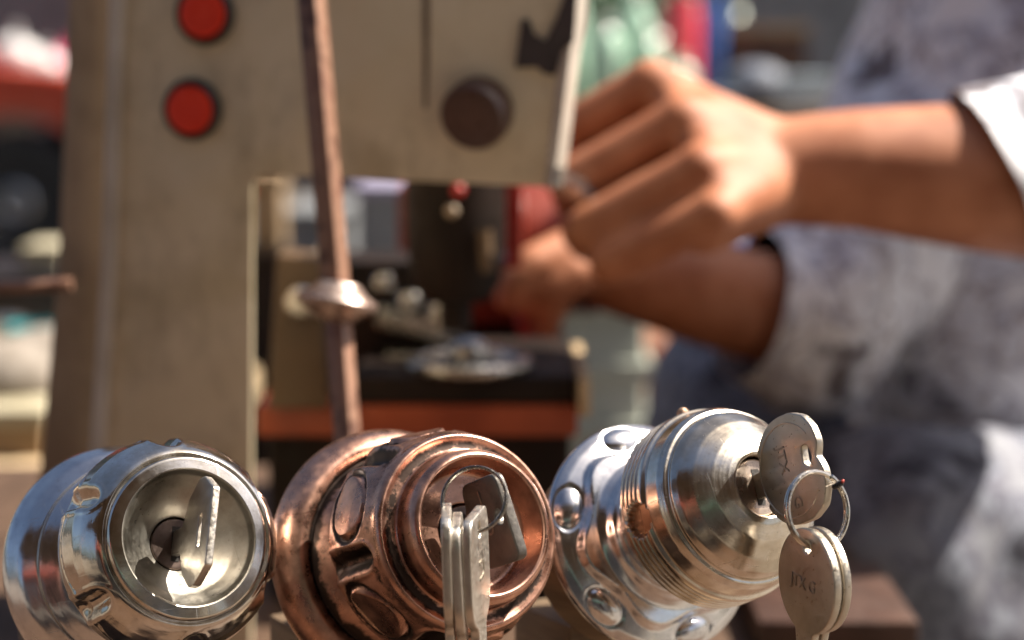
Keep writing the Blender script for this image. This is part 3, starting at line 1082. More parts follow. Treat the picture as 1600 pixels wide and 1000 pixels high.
# dark slide on the plate
s0, s1 = P(560, 600, 0.90), P(896, 600, 0.90)
MB().box(((s0.x + s1.x) / 2, 0.915, zt + 0.0065), (s1.x - s0.x, 0.115, 0.0125)).build('slide', M_IRON, mach, bevel=0.002)
# beige bracket with a bolt eye
pb = [P(432, 398, 0.86), P(500, 404, 0.86), P(512, 640, 0.86), P(418, 640, 0.86)]
MB().prism(pb, Vector((0, 0.03, 0))).build('bracket', M_BRACKET, mach, bevel=0.002)
c0 = P(472, 472, 0.857)
MB().lathe([(0.002, -0.002), (0.0065, -0.002), (0.007, 0.002), (0.005, 0.004), (0.002, 0.0042)], mat4(Vector((1, 0, 0)), Vector((0, 0, 1)), Vector((0, -1, 0)), c0), 24).build('bolt_eye', M_STEEL, mach)
# chrome hand wheel lying flat
hw = P(733, 560, 0.89)
hub = MB().lathe([(0.004, -0.030), (0.009, -0.030), (0.009, -0.004), (0.0105, 0.000), (0.009, 0.006), (0.005, 0.0092), (0.001, 0.0098)], Matrix.Translation(hw), 32).build('wheel_hub', M_STEEL, mach)
MB().tube([hw + Vector((0.0255 * math.cos(a * math.pi / 24), 0.0255 * math.sin(a * math.pi / 24), -0.002)) for a in range(48)], 0.0032, 12, closed=True).build('wheel_rim', M_STEEL, mach)
for a in (20, 140, 260):
    MB().tube([hw + Vector((0.007 * math.cos(R(a)), 0.007 * math.sin(R(a)), -0.001)), hw + Vector((0.0245 * math.cos(R(a)), 0.0245 * math.sin(R(a)), -0.002))], 0.0022, 8).build('wheel_spoke', M_STEEL, mach)
MB().lathe([(0.008, -0.022), (0.016, -0.022), (0.014, -0.010), (0.010, -0.008)], Matrix.Translation(hw + Vector((0, 0, 0.0))), 32).build('wheel_boss', M_IRON, mach)
# vice jaws and clamp screws
j = P(655, 505, 0.93)
MB().box(j, (0.040, 0.022, 0.010), *frame(Vector((0.25, 0, 1)), Vector((1, 0, -0.3)))).build('vice_jaw', M_STEEL, mach, bevel=0.0015)
MB().box(j + Vector((0.012, 0.0, -0.019)), (0.055, 0.026, 0.014)).build('vice_jaw', M_STEEL, mach, bevel=0.0015)
for (px, py, d_) in ((600, 440, 0.93), (640, 470, 0.925), (688, 488, 0.92)):
    MB().lathe([(0.002, -0.012), (0.0028, -0.012), (0.0028, -0.003), (0.0062, -0.003), (0.0066, 0.001), (0.005, 0.004), (0.001, 0.0048)], Matrix.Translation(P(px, py, d_)), 20).build('clamp_screw', M_STEEL, mach)
MB().box(P(600, 520, 0.955), (0.075, 0.05, 0.075)).build('carriage', M_IRON, mach, bevel=0.004)
MB().box(P(585, 428, 0.955), (0.060, 0.035, 0.006), *frame(Vector((0.45, 0, 1)), Vector((1, 0, -0.4)))).build('carriage_cap', M_STEEL, mach, bevel=0.001)
# motor housing and spindle below the head
hs = P(712, 290, 0.865)
MB().lathe([(0.005, -0.052), (0.014, -0.050), (0.0195, -0.042), (0.0215, -0.025), (0.022, 0.0), (0.022, 0.03)], Matrix.Translation(hs), 40).build('spindle_housing', M_IRON, mach)
MB().lathe([(0.004, -0.063), (0.007, -0.063), (0.007, -0.048), (0.004, -0.048)], Matrix.Translation(hs), 24).build('spindle', M_IRON, mach)
for (px, py, m_) in ((716, 298, M_HANDLE), (706, 330, M_PAINT2)):
    q_ = P(px, py, 0.843)
    MB().lathe([(0.001, -0.002), (0.0028, -0.002), (0.0030, 0.001), (0.0018, 0.0022), (0.0005, 0.0024)], mat4(Vector((1, 0, 0)), Vector((0, 0, 1)), Vector((0, -1, 0)), q_), 14).build('oil_cap', m_, mach)
MB().box(P(803, 345, 0.90), (0.007, 0.012, 0.042)).build('guide_post', M_HANDLE, mach, bevel=0.001)
MB().tube([P(757, 360, 0.846), P(762, 425, 0.846)], 0.0030, 12).build('depth_stop', M_BRACKET, mach)
mb = MB().lathe([(0.012, -0.055), (0.034, -0.052), (0.038, -0.045), (0.038, 0.045), (0.034, 0.052), (0.012, 0.055)],
                mat4(Vector((0, 1, 0)), Vector((0, 0, 1)), Vector((1, 0, 0)), P(800, 385, 1.10)), 48)
mb.build('motor', M_MAROON, mach)
MB().box(P(722, 392, 1.055), (0.066, 0.05, 0.074)).build('gear_housing', M_MAROON, mach, bevel=0.006)
MB().box(P(770, 560, 1.09), (0.07, 0.06, 0.08)).build('motor_foot', M_IRON, mach, bevel=0.003)
# lever the near hand holds, and red handle of the far lever
gp = P(930, 310, 0.918)
MB().tube([gp + Vector((0, 0, -0.024)), gp + Vector((0, 0, -0.02)), gp + Vector((0, 0, 0.02)), gp + Vector((0, 0, 0.024))], [0.006, 0.0105, 0.0105, 0.006], 20).build('lever_grip', M_BLACK, mach)
MB().tube([gp, MP(845, 270, -0.06)], 0.005, 12).build('lever_arm', M_STEEL, mach)
MB().tube([P(827, 548, 1.017), P(827, 535, 1.017), P(824, 500, 1.018), P(818, 455, 1.020), P(812, 425, 1.021)], [0.002, 0.0045, 0.0064, 0.0055, 0.003], 16).build('lever_handle', M_HANDLE, mach)
MB().tube([P(812, 430, 1.021), P(790, 400, 1.030)], 0.0028, 10).build('lever_arm', M_STEEL, mach)

# ------------------------------------------------------------------ rusty rod with collar
top_, mid_, low_ = P(474, -150, 0.705), P(527, 470, 0.70), P(543, 690, 0.695)
foot_ = low_ + (low_ - mid_).normalized() * 1.0 * (low_.z / abs((low_ - mid_).normalized().z))
rod = empty('threaded_rod', Vector((foot_.x, foot_.y, 0)))
ax_ = (top_ - mid_).normalized()


def flat_bar(a, b_, wd):
    z_ = (b_ - a).normalized()
    x_ = Vector((0.88, -0.475, 0)); x_ = (x_ - z_ * x_.dot(z_)).normalized()
    return MB().box((a + b_) / 2, (wd, wd, (b_ - a).length), x_, z_.cross(x_), z_)


flat_bar(mid_, top_, 0.0078).build('upper_bar', M_RUST, rod, bevel=0.0009)
foot2 = Vector((foot_.x, foot_.y, 0.002))
flat_bar(foot2, mid_, 0.0072).build('lower_bar', M_RUST, rod, bevel=0.0009)
xx, yy, zz = frame((ax_ + Vector((0.24, 0, 0))).normalized(), Vector((1, 0, 0)))
mcol = mottled('worn_collar_steel', (0.32, 0.22, 0.18), (0.52, 0.42, 0.37), 90, 0.3, metallic=0.8)
MB().lathe([(0.0045, -0.0075), (0.0066, -0.0070), (0.0098, -0.0048), (0.0140, -0.0022), (0.0146, -0.0004), (0.0138, 0.0010), (0.0098, 0.0034), (0.0080, 0.0058), (0.0072, 0.0066), (0.004, 0.0067)], mat4(xx, yy, zz, mid_), 40).build('collar', mcol, rod)
MB().lathe([(0.006, -0.012), (0.012, -0.012), (0.012, -0.002), (0.006, 0.002)], Matrix.Translation(Vector((foot_.x, foot_.y, 0.0125))), 24).build('foot', M_IRON, rod)
tag(rod, 'leaning rusty metal rod with a flanged collar in front of the machine', 'rod')

# ------------------------------------------------------------------ person
person = empty('person', Vector((0.36, 1.2, -0.75)))
mb = MB()
W1 = P(1222, 268, 0.905)
# left forearm, elbow, upper arm
E1 = P(1700, 292, 0.94)
S1 = P(1850, -130, 1.09)
mb.cone(W1, 0.0245, P(1340, 264, 0.905), 0.0275)
mb.cone(P(1340, 264, 0.905), 0.0275, P(1520, 276, 0.912), 0.034)
mb.cone(P(1520, 276, 0.912), 0.034, E1, 0.038)
mb.cone(E1, 0.038, S1, 0.05)
mcp = [P(1016, 132, 0.918), P(1066, 190, 0.890), P(1094, 264, 0.868), P(1116, 334, 0.856)]
pip = [P(908, 194, 0.926), P(893, 286, 0.898), P(912, 360, 0.880), P(954, 412, 0.868)]
dip = [P(902, 236, 0.956), P(900, 318, 0.932), P(920, 378, 0.914), P(955, 418, 0.902)]
tip = [P(945, 262, 0.958), P(948, 330, 0.942), P(962, 385, 0.930), P(985, 415, 0.916)]
rm = [0.0125, 0.0125, 0.0118, 0.0108]
rp = [0.0108, 0.0112, 0.0106, 0.0095]
for i in range(4):
    mb.cone(W1.lerp(mcp[i], 0.05) + Vector((0, 0.002, 0)), 0.019, mcp[i], rm[i])
    if i < 3:
        mb.cone(W1.lerp(mcp[i].lerp(mcp[i + 1], .5), .1), 0.019, mcp[i].lerp(mcp[i + 1], .5).lerp(W1, .12), rm[i] * 0.93)
    mb.cone(mcp[i], rm[i] * 0.95, pip[i], rp[i])
    mb.cone(pip[i], rp[i], dip[i], rp[i] * 0.9)
    mb.cone(dip[i], rp[i] * 0.9, tip[i], rp[i] * 0.8)
mb.cone(W1, 0.022, P(1120, 300, 0.900), 0.022)
mb.cone(W1, 0.022, P(1100, 210, 0.905), 0.021)
mb.cone(P(1190, 300, 0.900), 0.018, P(1100, 350, 0.885), 0.014)
mb.cone(P(1190, 235, 0.92), 0.017, P(1075, 215, 0.938), 0.0145)
mb.cone(P(1075, 215, 0.938), 0.0135, P(1000, 250, 0.945), 0.0115)
mb.cone(P(1000, 250, 0.945), 0.0112, P(955, 290, 0.94), 0.0095)
# right hand and arm
W2 = P(966, 425, 1.040)
E2 = P(1270, 500, 1.075)
S2 = P(1560, 20, 1.330)
mb.cone(W2, 0.0225, P(1080, 452, 1.045), 0.0275)
mb.cone(P(1080, 452, 1.045), 0.0275, E2, 0.031)
mb.cone(E2, 0.031, S2, 0.048)
kn = [P(882, 392, 1.007), P(896, 404, 1.021), P(908, 414, 1.037), P(916, 420, 1.053)]
k2_ = [P(832, 412, 0.997), P(868, 446, 1.007), P(872, 456, 1.027), P(882, 458, 1.045)]
k3_ = [P(806, 438, 0.995), P(858, 486, 1.010), P(856, 494, 1.029), P(864, 490, 1.047)]
k4_ = [P(794, 466, 0.999), P(850, 522, 1.017), P(842, 520, 1.035), P(850, 510, 1.052)]
for i in range(4):
    mb.cone(W2.lerp(kn[i], 0.1), 0.018, kn[i], 0.0115 - 0.0006 * i)
    mb.cone(kn[i], 0.0112 - 0.0006 * i, k2_[i], 0.0095 - 0.0005 * i)
    mb.cone(k2_[i], 0.0094 - 0.0005 * i, k3_[i], 0.0086 - 0.0005 * i)
    mb.cone(k3_[i], 0.0086 - 0.0005 * i, k4_[i], 0.0075 - 0.0004 * i)
mb.cone(P(900, 408, 1.013), 0.0150, P(940, 412, 1.030), 0.017)
mb.cone(P(895, 425, 1.005), 0.0120, P(856, 452, 1.001), 0.0100)
mb.cone(P(856, 452, 1.001), 0.0098, P(826, 470, 1.005), 0.0085)
# trunk, neck, head, legs
PEL = P(1800, 900, 1.27)
CH = P(1690, 150, 1.24)
mb.cone(PEL, 0.115, P(1740, 500, 1.26), 0.11)
mb.cone(P(1740, 500, 1.26), 0.11, CH, 0.12)
mb.cone(CH, 0.10, S1 + Vector((0.0, 0.05, -0.02)), 0.06)
mb.cone(CH, 0.10, S2 + Vector((0.03, 0.0, -0.02)), 0.06)
NK = Vector((0.408, 1.175, 0.385))
mb.cone(CH, 0.07, NK, 0.05)
HD = Vector((0.412, 1.135, 0.51))
mb.cone(NK, 0.05, HD + Vector((0.02, 0, -0.05)), 0.055)
mb.ball(HD, 0.088, 14, (1.05, 0.86, 1.2))
mb.cone(HD + Vector((-0.045, 0, -0.055)), 0.045, HD + Vector((-0.02, 0, -0.03)), 0.06)
mb.cone(HD + Vector((-0.088, 0, 0.0)), 0.008, HD + Vector((-0.105, 0, -0.032)), 0.013)
mb.cone(HD + Vector((-0.085, -0.018, -0.068)), 0.008, HD + Vector((-0.085, 0.018, -0.068)), 0.008)
for s in (-1, 1):
    mb.ball(HD + Vector((0.012, s * 0.078, -0.01)), 0.026, 8, (0.7, 0.4, 1.1))
KL = P(1410, 865, 1.05)
KR = P(1165, 640, 1.32)
for (hip, kne, ank) in ((PEL + Vector((0, -0.08, 0)), KL, Vector((0.27, 1.10, -0.69))), (PEL + Vector((0, 0.08, 0)), KR, Vector((0.16, 1.40, -0.69)))):
    mb.cone(hip, 0.075, kne, 0.048)
    mb.cone(kne, 0.046, ank, 0.032)
    mb.cone(ank + Vector((0.02, 0, -0.025)), 0.030, ank + Vector((-0.14, 0, -0.04)), 0.02)
link_mesh('body', fused(mb, 0.0022, 12), M_SKIN, person, angle=0)


def cloth(name, mb, m, voxel, cuts, amp=0.006, freq=14, parent=person, sm=8):
    me = fused(mb, voxel, sm)
    bm = bmesh.new(); bm.from_mesh(me)
    for (pt, nr) in cuts:
        bmesh.ops.bisect_plane(bm, geom=bm.verts[:] + bm.edges[:] + bm.faces[:], plane_co=pt[0], plane_no=nr, clear_outer=False)
        kill = [v for v in bm.verts if (v.co - pt[0]).dot(nr) > 1e-5 and (v.co - pt[0]).length < pt[1]]
        bmesh.ops.delete(bm, geom=kill, context='VERTS')
    bm.normal_update()
    for v in bm.verts:
        q = v.co
        d = noise.noise(Vector((q.x * freq, q.y * freq, q.z * freq * 0.55))) + 0.5 * noise.noise(q * freq * 2.3) - 0.6 * abs(noise.noise(Vector((q.x * 9, q.y * 9, q.z * 6))))
        v.co = q + v.normal * (d * amp)
    bm.to_mesh(me); bm.free()
    return link_mesh(name, me, m, parent, angle=0)


sh = MB()
HEM1 = P(1545, 262, 0.915)
sh.cone(P(1500, 264, 0.91), 0.0415, P(1740, 280, 0.95), 0.056)
sh.cone(P(1740, 280, 0.95), 0.056, S1, 0.07)
HEM2 = W2.lerp(E2, 0.68)
sh.cone(HEM2, 0.042, E2, 0.05)
sh.cone(E2, 0.05, S2, 0.07)
sh.cone(PEL, 0.135, P(1700, 500, 1.26), 0.135)
sh.cone(P(1700, 500, 1.26), 0.135, CH, 0.145)
sh.cone(CH, 0.12, S1 + Vector((0.0, 0.05, -0.02)), 0.075)
sh.cone(CH, 0.12, S2 + Vector((0.03, 0.0, -0.02)), 0.075)
sh.cone(P(1560, 560, 1.20), 0.10, P(1660, 250, 1.22), 0.12)
hn = (P(1400, 330, 0.915) - P(1545, 262, 0.915)).normalized()
hn2 = (W2 - E2).normalized()
cloth('shirt', sh, M_SHIRT, 0.005, [((HEM1, 0.075), hn), ((HEM2, 0.07), hn2), ((NK + (CH - NK) * 0.3, 0.10), (NK - CH).normalized())], amp=0.009)
tr = MB()
for (hip, kne, ank) in ((PEL + Vector((0, -0.08, 0)), KL, Vector((0.27, 1.10, -0.69))), (PEL + Vector((0, 0.08, 0)), KR, Vector((0.16, 1.40, -0.69)))):
    tr.cone(hip, 0.105, kne, 0.072)
    tr.cone(kne, 0.072, ank + Vector((0, 0, 0.08)), 0.06)
tr.cone(PEL, 0.13, PEL + Vector((0, 0, 0.03)), 0.13)
cloth('trousers', tr, M_TROUSER, 0.006, [((Vector((0.27, 1.10, -0.60)), 0.12), Vector((0, 0, -1))), ((Vector((0.16, 1.40, -0.60)), 0.12), Vector((0, 0, -1)))], amp=0.010)
hr = MB()
hr.ball(HD + Vector((0.02, 0, 0.03)), 0.092, 14, (1.0, 0.9, 1.12))
hr.ball(HD + Vector((0.05, 0, -0.01)), 0.075, 12, (0.8, 1.0, 1.1))
link_mesh('hair', fused(hr, 0.004, 4), M_HAIR, person, angle=0)
for s in (-1, 1):
    MB().ball(HD + Vector((-0.082, s * 0.033, 0.005)), 0.011, 10).build('eye', M_BLACK, person)
tag(person, 'person in a grey patterned shirt working the key machine with both hands', 'person')
# stool under the person
stl = empty('stool', Vector((PEL.x, PEL.y, -0.75)))
sz = PEL.z - 0.13
MB().lathe([(0.12, -0.03), (0.15, -0.03), (0.155, -0.015), (0.15, 0), (0.10, 0.0)], Matrix.Translation(Vector((PEL.x, PEL.y, sz - 0.003))), 40).build('seat', M_DARKWOOD, stl)
for a in (45, 135, 225, 315):
    q_ = Vector((math.cos(R(a)), math.sin(R(a)), 0))
    MB().tube([Vector((PEL.x, PEL.y, sz - 0.03)) + q_ * 0.10, Vector((PEL.x, PEL.y, -0.749)) + q_ * 0.15], 0.014, 12).build('leg', M_DARKWOOD, stl)
tag(stl, 'low dark round stool under the seated person', 'stool')

# ------------------------------------------------------------------ things behind: second table at left with goods
M_CARD = mottled('cardboard', (0.22, 0.15, 0.08), (0.30, 0.21, 0.125), 20, 0.8)
M_CREAM = mottled('cream_card', (0.34, 0.30, 0.20), (0.44, 0.40, 0.29), 20, 0.7)
M_TEAL = mottled('teal_plastic', (0.03, 0.30, 0.33), (0.05, 0.42, 0.45), 20, 0.35)
M_SACK = mottled('pale_sacking', (0.20, 0.17, 0.14), (0.29, 0.255, 0.22), 60, 0.85)
M_WHITE = mottled('white_plastic', (0.46, 0.46, 0.47), (0.58, 0.58, 0.59), 20, 0.35)
M_GREYM = mottled('grey_paint', (0.16, 0.17, 0.18), (0.24, 0.25, 0.26), 10, 0.5)
TD = 1.45
tt = P(40, 705, TD).z
tl, trr = -1.1, P(300, 600, TD).x
tb = empty('side_table', Vector(((tl + trr) / 2, 1.6, -0.75)))
for i in range(4):
    MB().box(((tl + trr) / 2, 1.42 + 0.11 * i, tt - 0.0125), (trr - tl, 0.107, 0.025)).build('plank', M_WOOD, tb, bevel=0.002)
for sx in (tl + 0.05, trr - 0.05):
    for sy in (1.42, 1.74):
        MB().box((sx, sy, (tt - 0.025 - 0.75) / 2), (0.05, 0.05, 0.75 + tt - 0.027)).build('leg', M_DARKWOOD, tb)
tag(tb, 'pale plank side table behind the left of the machine', 'table')


def crate(px0, px1, py0, py1, d_, depth, m, label, cat='box', name='box', lid=None, zbase=None):
    a, b_ = P(px0, py0, d_), P(px1, py1, d_)
    z0_ = zbase if zbase is not None else b_.z
    root = empty(name, Vector(((a.x + b_.x) / 2, a.y + depth / 2, z0_)))
    cxx, cyy = (a.x + b_.x) / 2, a.y + depth / 2
    wv = b_.x - a.x
    MB().box((cxx, cyy, (a.z + z0_) / 2 - 0.002), (wv, depth, a.z - z0_ - 0.004)).build('carton', m, root, bevel=0.002)
    MB().box((cxx, cyy, a.z - 0.006), (wv + 0.006, depth + 0.006, 0.012)).build('lid', lid or m, root, bevel=0.002)
    tag(root, label, cat)
    return root


crate(-40, 66, 640, 704, TD - 0.03, 0.16, M_CARD, 'brown cardboard box with cream lid on the side table at far left', lid=M_CREAM, zbase=tt)
zs = P(40, 640, TD).z
mb = MB()
c0 = P(5, 590, TD + 0.05)
mb.ball(c0, 0.04, 12, (1.3, 1.0, 0.75)).ball(c0 + Vector((0.03, 0.02, 0.008)), 0.035, 12, (1.2, 1, .8)).ball(c0 + Vector((-0.05, 0.0, -0.002)), 0.04, 12, (1.1, 1, .75))
tag(link_mesh('sack', fused(mb, 0.004, 3), M_SACK), 'small pale sack slumped on the brown cardboard box at far left', 'sack')
# teal mug
c0 = P(52, 532, TD + 0.14)
mug = empty('mug', Vector((c0.x, c0.y, tt)))
MB().lathe([(0.012, tt), (0.019, tt), (0.020, tt + 0.004), (0.021, c0.z + 0.012), (0.0195, c0.z + 0.012), (0.0185, tt + 0.006), (0.005, tt + 0.005)], Matrix.Translation(Vector((c0.x, c0.y, 0))), 28).build('cup', M_TEAL, mug)
MB().tube([Vector((c0.x + 0.02, c0.y, c0.z + 0.004)), Vector((c0.x + 0.031, c0.y, c0.z - 0.002)), Vector((c0.x + 0.031, c0.y, c0.z - 0.018)), Vector((c0.x + 0.02, c0.y, c0.z - 0.025))], 0.003, 8).build('handle', M_TEAL, mug)
tag(mug, 'teal cup beside the pale sack at the left edge', 'cup')
crate(36, 94, 385, 428, 1.75, 0.07, M_CREAM, 'cream carton on top of the black carton left of the machine', zbase=P(60, 428, 1.75).z)
crate(-60, 104, 428, 640, 1.72, 0.13, M_BLACK, 'black carton at the left, under the cream carton', zbase=tt)

# pale bucket and grey boxes seen under the machine head
zc_ = P(410, 392, 1.9).z
crate(390, 438, 272, 392, 1.9, 0.05, M_CARD, 'narrow tan carton seen between machine column and rod', zbase=zc_)
crate(380, 446, 393, 640, 1.9, 0.06, M_IRON, 'dark carton under the narrow tan one, between column and rod', zbase=-0.749)
crate(446, 545, 330, 640, 2.3, 0.2, M_GREYM, 'grey carton seen behind the rod under the machine head', zbase=-0.749)
crate(556, 650, 288, 640, 2.1, 0.2, M_GREYM, 'grey carton with lavender lid under the machine head', lid=mottled('lavender_card', (0.26, 0.24, 0.36), (0.34, 0.32, 0.44), 20, 0.7), zbase=-0.749)

# dark box at the right end of the counter
crate(1196, 1424, 968, 1000, 0.82, 0.09, M_IRON, 'low dark wooden box at the right end of the counter behind the hanging keys', lid=M_DARKWOOD, zbase=0.001)
# small tins added on the side table for blurred highlights, loose parts in front of the machine base
for (px, d_, r_, h_, m_, lab) in ((10, 1.62, 0.016, 0.075, M_STEEL, 'tall steel tin added for highlights at the left edge of the side table'), (30, 1.70, 0.013, 0.060, M_WHITE, 'small white tin added for highlights behind the teal cup'),
                                  (86, 1.58, 0.012, 0.040, M_STEEL, 'short steel tin added for highlights next to the machine column on the side table'), (72, 1.47, 0.011, 0.018, M_HANDLE, 'tiny red tin added for highlights at the front of the side table by the column')):
    c_ = P(px, 600, d_)
    root = empty('tin', Vector((c_.x, c_.y, tt)))
    MB().lathe([(r_ * .5, 0.001), (r_, 0.001), (r_ * 1.03, 0.003), (r_, 0.005), (r_, h_ * .9)], Matrix.Translation(Vector((c_.x, c_.y, tt))), 28).build('can', m_, root)
    MB().lathe([(r_ * .5, h_ * .901), (r_ * 1.05, h_ * .901), (r_ * 1.05, h_ * .98), (r_ * .9, h_)], Matrix.Translation(Vector((c_.x, c_.y, tt))), 28).build('lid', M_STEEL, root)
    tag(root, lab, 'tin')

# ------------------------------------------------------------------ low table behind the hands (pale plastic sheet)
M_SHEET = mottled('pale_green_plastic', (0.30, 0.33, 0.28), (0.42, 0.44, 0.38), 12, 0.4)
a, b_ = P(760, 462, 1.75), P(1010, 462, 1.75)
hp = empty('plastic_tub', Vector(((a.x + b_.x) / 2, 1.86, -0.75)))
MB().box(((a.x + b_.x) / 2, 1.85, (a.z - 0.75) / 2), (b_.x - a.x, 0.22, a.z + 0.748), taper=1.0).build('wall', M_SHEET, hp, bevel=0.01)
for i in range(3):
    MB().box(((a.x + b_.x) / 2, 1.85, a.z - 0.012 - i * 0.055), (b_.x - a.x + 0.012, 0.232, 0.016)).build('rib', M_SHEET, hp, bevel=0.003)
tag(hp, 'tall pale green plastic tub behind the hands', 'tub')
# yellow-green cloth bundle on the far knee
mb = MB()
c0 = P(1362, 590, 1.22)
mb.ball(c0, 0.018, 12, (1.1, 1, 0.9)).ball(c0 + Vector((0.014, 0.01, -0.006)), 0.015, 10).ball(c0 + Vector((-0.013, 0, -0.008)), 0.013, 10)
M_YEL = mottled('yellow_green_cloth', (0.40, 0.36, 0.15), (0.52, 0.47, 0.24), 60, 0.9)
tag(link_mesh('cloth_bundle', fused(mb, 0.003, 2), M_YEL), 'small yellow-green cloth bundle in the lap of the person', 'cloth')


# ------------------------------------------------------------------ parked red car
M_CAR = mottled('red_car_paint', (0.42, 0.05, 0.022), (0.48, 0.065, 0.03), 3, 0.25, bump_s=0)
M_TYRE = mottled('tyre_rubber', (0.012, 0.012, 0.012), (0.025, 0.024, 0.023), 30, 0.8)
M_GLASS = mottled('car_glass', (0.02, 0.025, 0.03), (0.035, 0.04, 0.045), 3, 0.08, bump_s=0)
wc = P(28, 318, 8.5)
GZ = -0.746
car = empty('parked_car', Vector((wc.x - 1.3, wc.y + 0.8, GZ)))


def CP(x, z, y=0.0):
    return Vector((wc.x + x, wc.y + y, GZ + z))


prof = [(0.85, 0.25), (0.88, 0.55), (0.80, 0.72), (0.2, 0.88), (-0.35, 0.94), (-1.0, 1.38), (-2.3, 1.42), (-3.0, 1.02), (-3.45, 0.95), (-3.5, 0.5), (-3.42, 0.25)]


def arch(cx_):
    return [(cx_ + 0.37 * math.cos(R(a)), 0.31 + 0.37 * math.sin(R(a))) for a in range(190, -11, -10)]


pts = [(0.85, 0.25), (0.88, 0.55), (0.80, 0.70), (0.2, 0.86), (-0.35, 0.92), (-3.0, 0.98), (-3.45, 0.92), (-3.5, 0.5), (-3.42, 0.25)] + arch(-2.6) + arch(0.0)
MB().prism([CP(x, z, -0.06) for x, z in pts], Vector((0, 1.62, 0))).build('body', M_CAR, car, bevel=0.03)
cab = [(-0.40, 0.90), (-1.0, 1.36), (-2.25, 1.40), (-2.95, 0.96)]
MB().prism([CP(x, z, 0.0) for x, z in cab], Vector((0, 1.5, 0))).build('cabin', M_CAR, car, bevel=0.04)
for ww_ in ([(-0.62, 0.96), (-1.03, 1.28), (-1.55, 1.31), (-1.55, 0.97)], [(-1.63, 0.97), (-1.63, 1.31), (-2.18, 1.32), (-2.68, 0.99)]):
    MB().prism([CP(x, z, -0.012) for x, z in ww_], Vector((0, 0.015, 0))).build('window', M_GLASS, car)
for cx_ in (0.0, -2.6):
    for yy_ in (-0.05, 1.37):
        Mx = mat4(Vector((1, 0, 0)), Vector((0, 0, 1)), Vector((0, -1, 0)), CP(cx_, 0.31, yy_ + 0.18))
        ty = MB().lathe([(0.18, 0.0), (0.29, 0.0), (0.31, 0.03), (0.31, 0.16), (0.29, 0.19), (0.19, 0.19), (0.18, 0.16)], Mx, 40).build('tyre', M_TYRE, car)
        MB().lathe([(0.02, 0.14), (0.06, 0.175), (0.09, 0.15), (0.16, 0.14), (0.185, 0.172), (0.19, 0.15)], Mx, 40).build('rim', M_STEEL, ty)
MB().ball(CP(0.80, 0.62, 0.1), 0.09, 10, (0.6, 1, 0.7)).build('headlight', M_WHITE, car)
MB().ball(CP(0.80, 0.62, 1.4), 0.09, 10, (0.6, 1, 0.7)).build('headlight', M_WHITE, car)
MB().box(CP(-1.2, 0.62, -0.07), (0.006, 0.01, 0.5)).build('door_seam', M_BLACK, car)
MB().box(CP(-1.45, 0.75, -0.075), (0.16, 0.03, 0.03)).build('door_handle', M_BLACK, car, bevel=0.005)
tag(car, 'red car parked across the road behind the left side of the machine', 'car')


# ------------------------------------------------------------------ parked scooter at the right
def scooter(o, m, label, yaw=0.0):
    root = empty('motor_scooter', o)
    Rm = Matrix.Translation(o) @ Matrix.Rotation(yaw, 4, 'Z')
    q = lambda x, z, y=0.0: Rm @ Vector((x, y, z))
    for cx_ in (-0.6, 0.62):
        ring = [q(cx_ + 0.2 * math.cos(a * math.pi / 16), 0.25 + 0.2 * math.sin(a * math.pi / 16)) for a in range(32)]
        MB().tube(ring, 0.05, 10, closed=True).build('tyre', M_TYRE, root)
        MB().tube([q(cx_, 0.25, -0.05), q(cx_, 0.25, 0.05)], 0.15, 24).build('wheel_disc', M_STEEL, root)
    mb_ = MB()
    mb_.cone(q(-0.62, 0.45), 0.13, q(-0.62, 0.62), 0.12); mb_.cone(q(-0.85, 0.62), 0.08, q(-0.3, 0.55), 0.14)
    mb_.cone(q(-0.3, 0.5), 0.14, q(-0.15, 0.34), 0.10); mb_.cone(q(-0.15, 0.3), 0.09, q(0.3, 0.3), 0.09)
    mb_.cone(q(0.3, 0.32), 0.10, q(0.45, 0.75), 0.12); mb_.cone(q(0.62, 0.46), 0.09, q(0.78, 0.40), 0.07); mb_.cone(q(0.45, 0.75), 0.11, q(0.40, 0.98), 0.08)
    link_mesh('body', fused(mb_, 0.02, 4), m, root, angle=0)
    mb_ = MB()
    mb_.cone(q(-0.78, 0.74), 0.075, q(-0.4, 0.72), 0.09); mb_.cone(q(-0.4, 0.72), 0.09, q(-0.15, 0.68), 0.08)
    link_mesh('seat', fused(mb_, 0.02, 4), M_BLACK, root, angle=0)
    MB().tube([q(0.36, 1.0, -0.30), q(0.40, 1.02, -0.1), q(0.40, 1.02, 0.1), q(0.36, 1.0, 0.30)], 0.018, 10).build('handlebar', M_BLACK, root)
    MB().ball(q(0.50, 0.95), 0.075, 10).build('headlamp', M_WHITE, root)
    for s in (-1, 1):
        MB().tube([q(0.38, 1.0, s * 0.2), q(0.36, 1.16, s * 0.24)], 0.008, 8).build('mirror_stalk', M_BLACK, root)
        MB().ball(q(0.36, 1.20, s * 0.25), 0.055, 10, (0.4, 1.0, 0.7)).build('mirror', M_STEEL, root)
    MB().tube([q(-0.1, 0.28, 0.05), q(-0.2, 0.01, 0.16)], 0.012, 8).build('kick_stand', M_STEEL, root)
    tag(root, label, 'scooter')
    return root


M_SCR = mottled('pink_red_paint', (0.50, 0.035, 0.05), (0.60, 0.055, 0.08), 4, 0.25, bump_s=0)
M_SCB = mottled('blue_grey_paint', (0.06, 0.10, 0.24), (0.09, 0.15, 0.34), 4, 0.25, bump_s=0)
p = P(1110, 300, 7.4)
scooter(Vector((p.x, p.y, GZ)), M_SCR, 'pinkish red motor scooter parked across the road', R(160))
p = P(1215, 300, 6.2)
scooter(Vector((p.x, p.y, GZ)), M_SCB, 'dark blue motor scooter parked beside the red one', R(200))

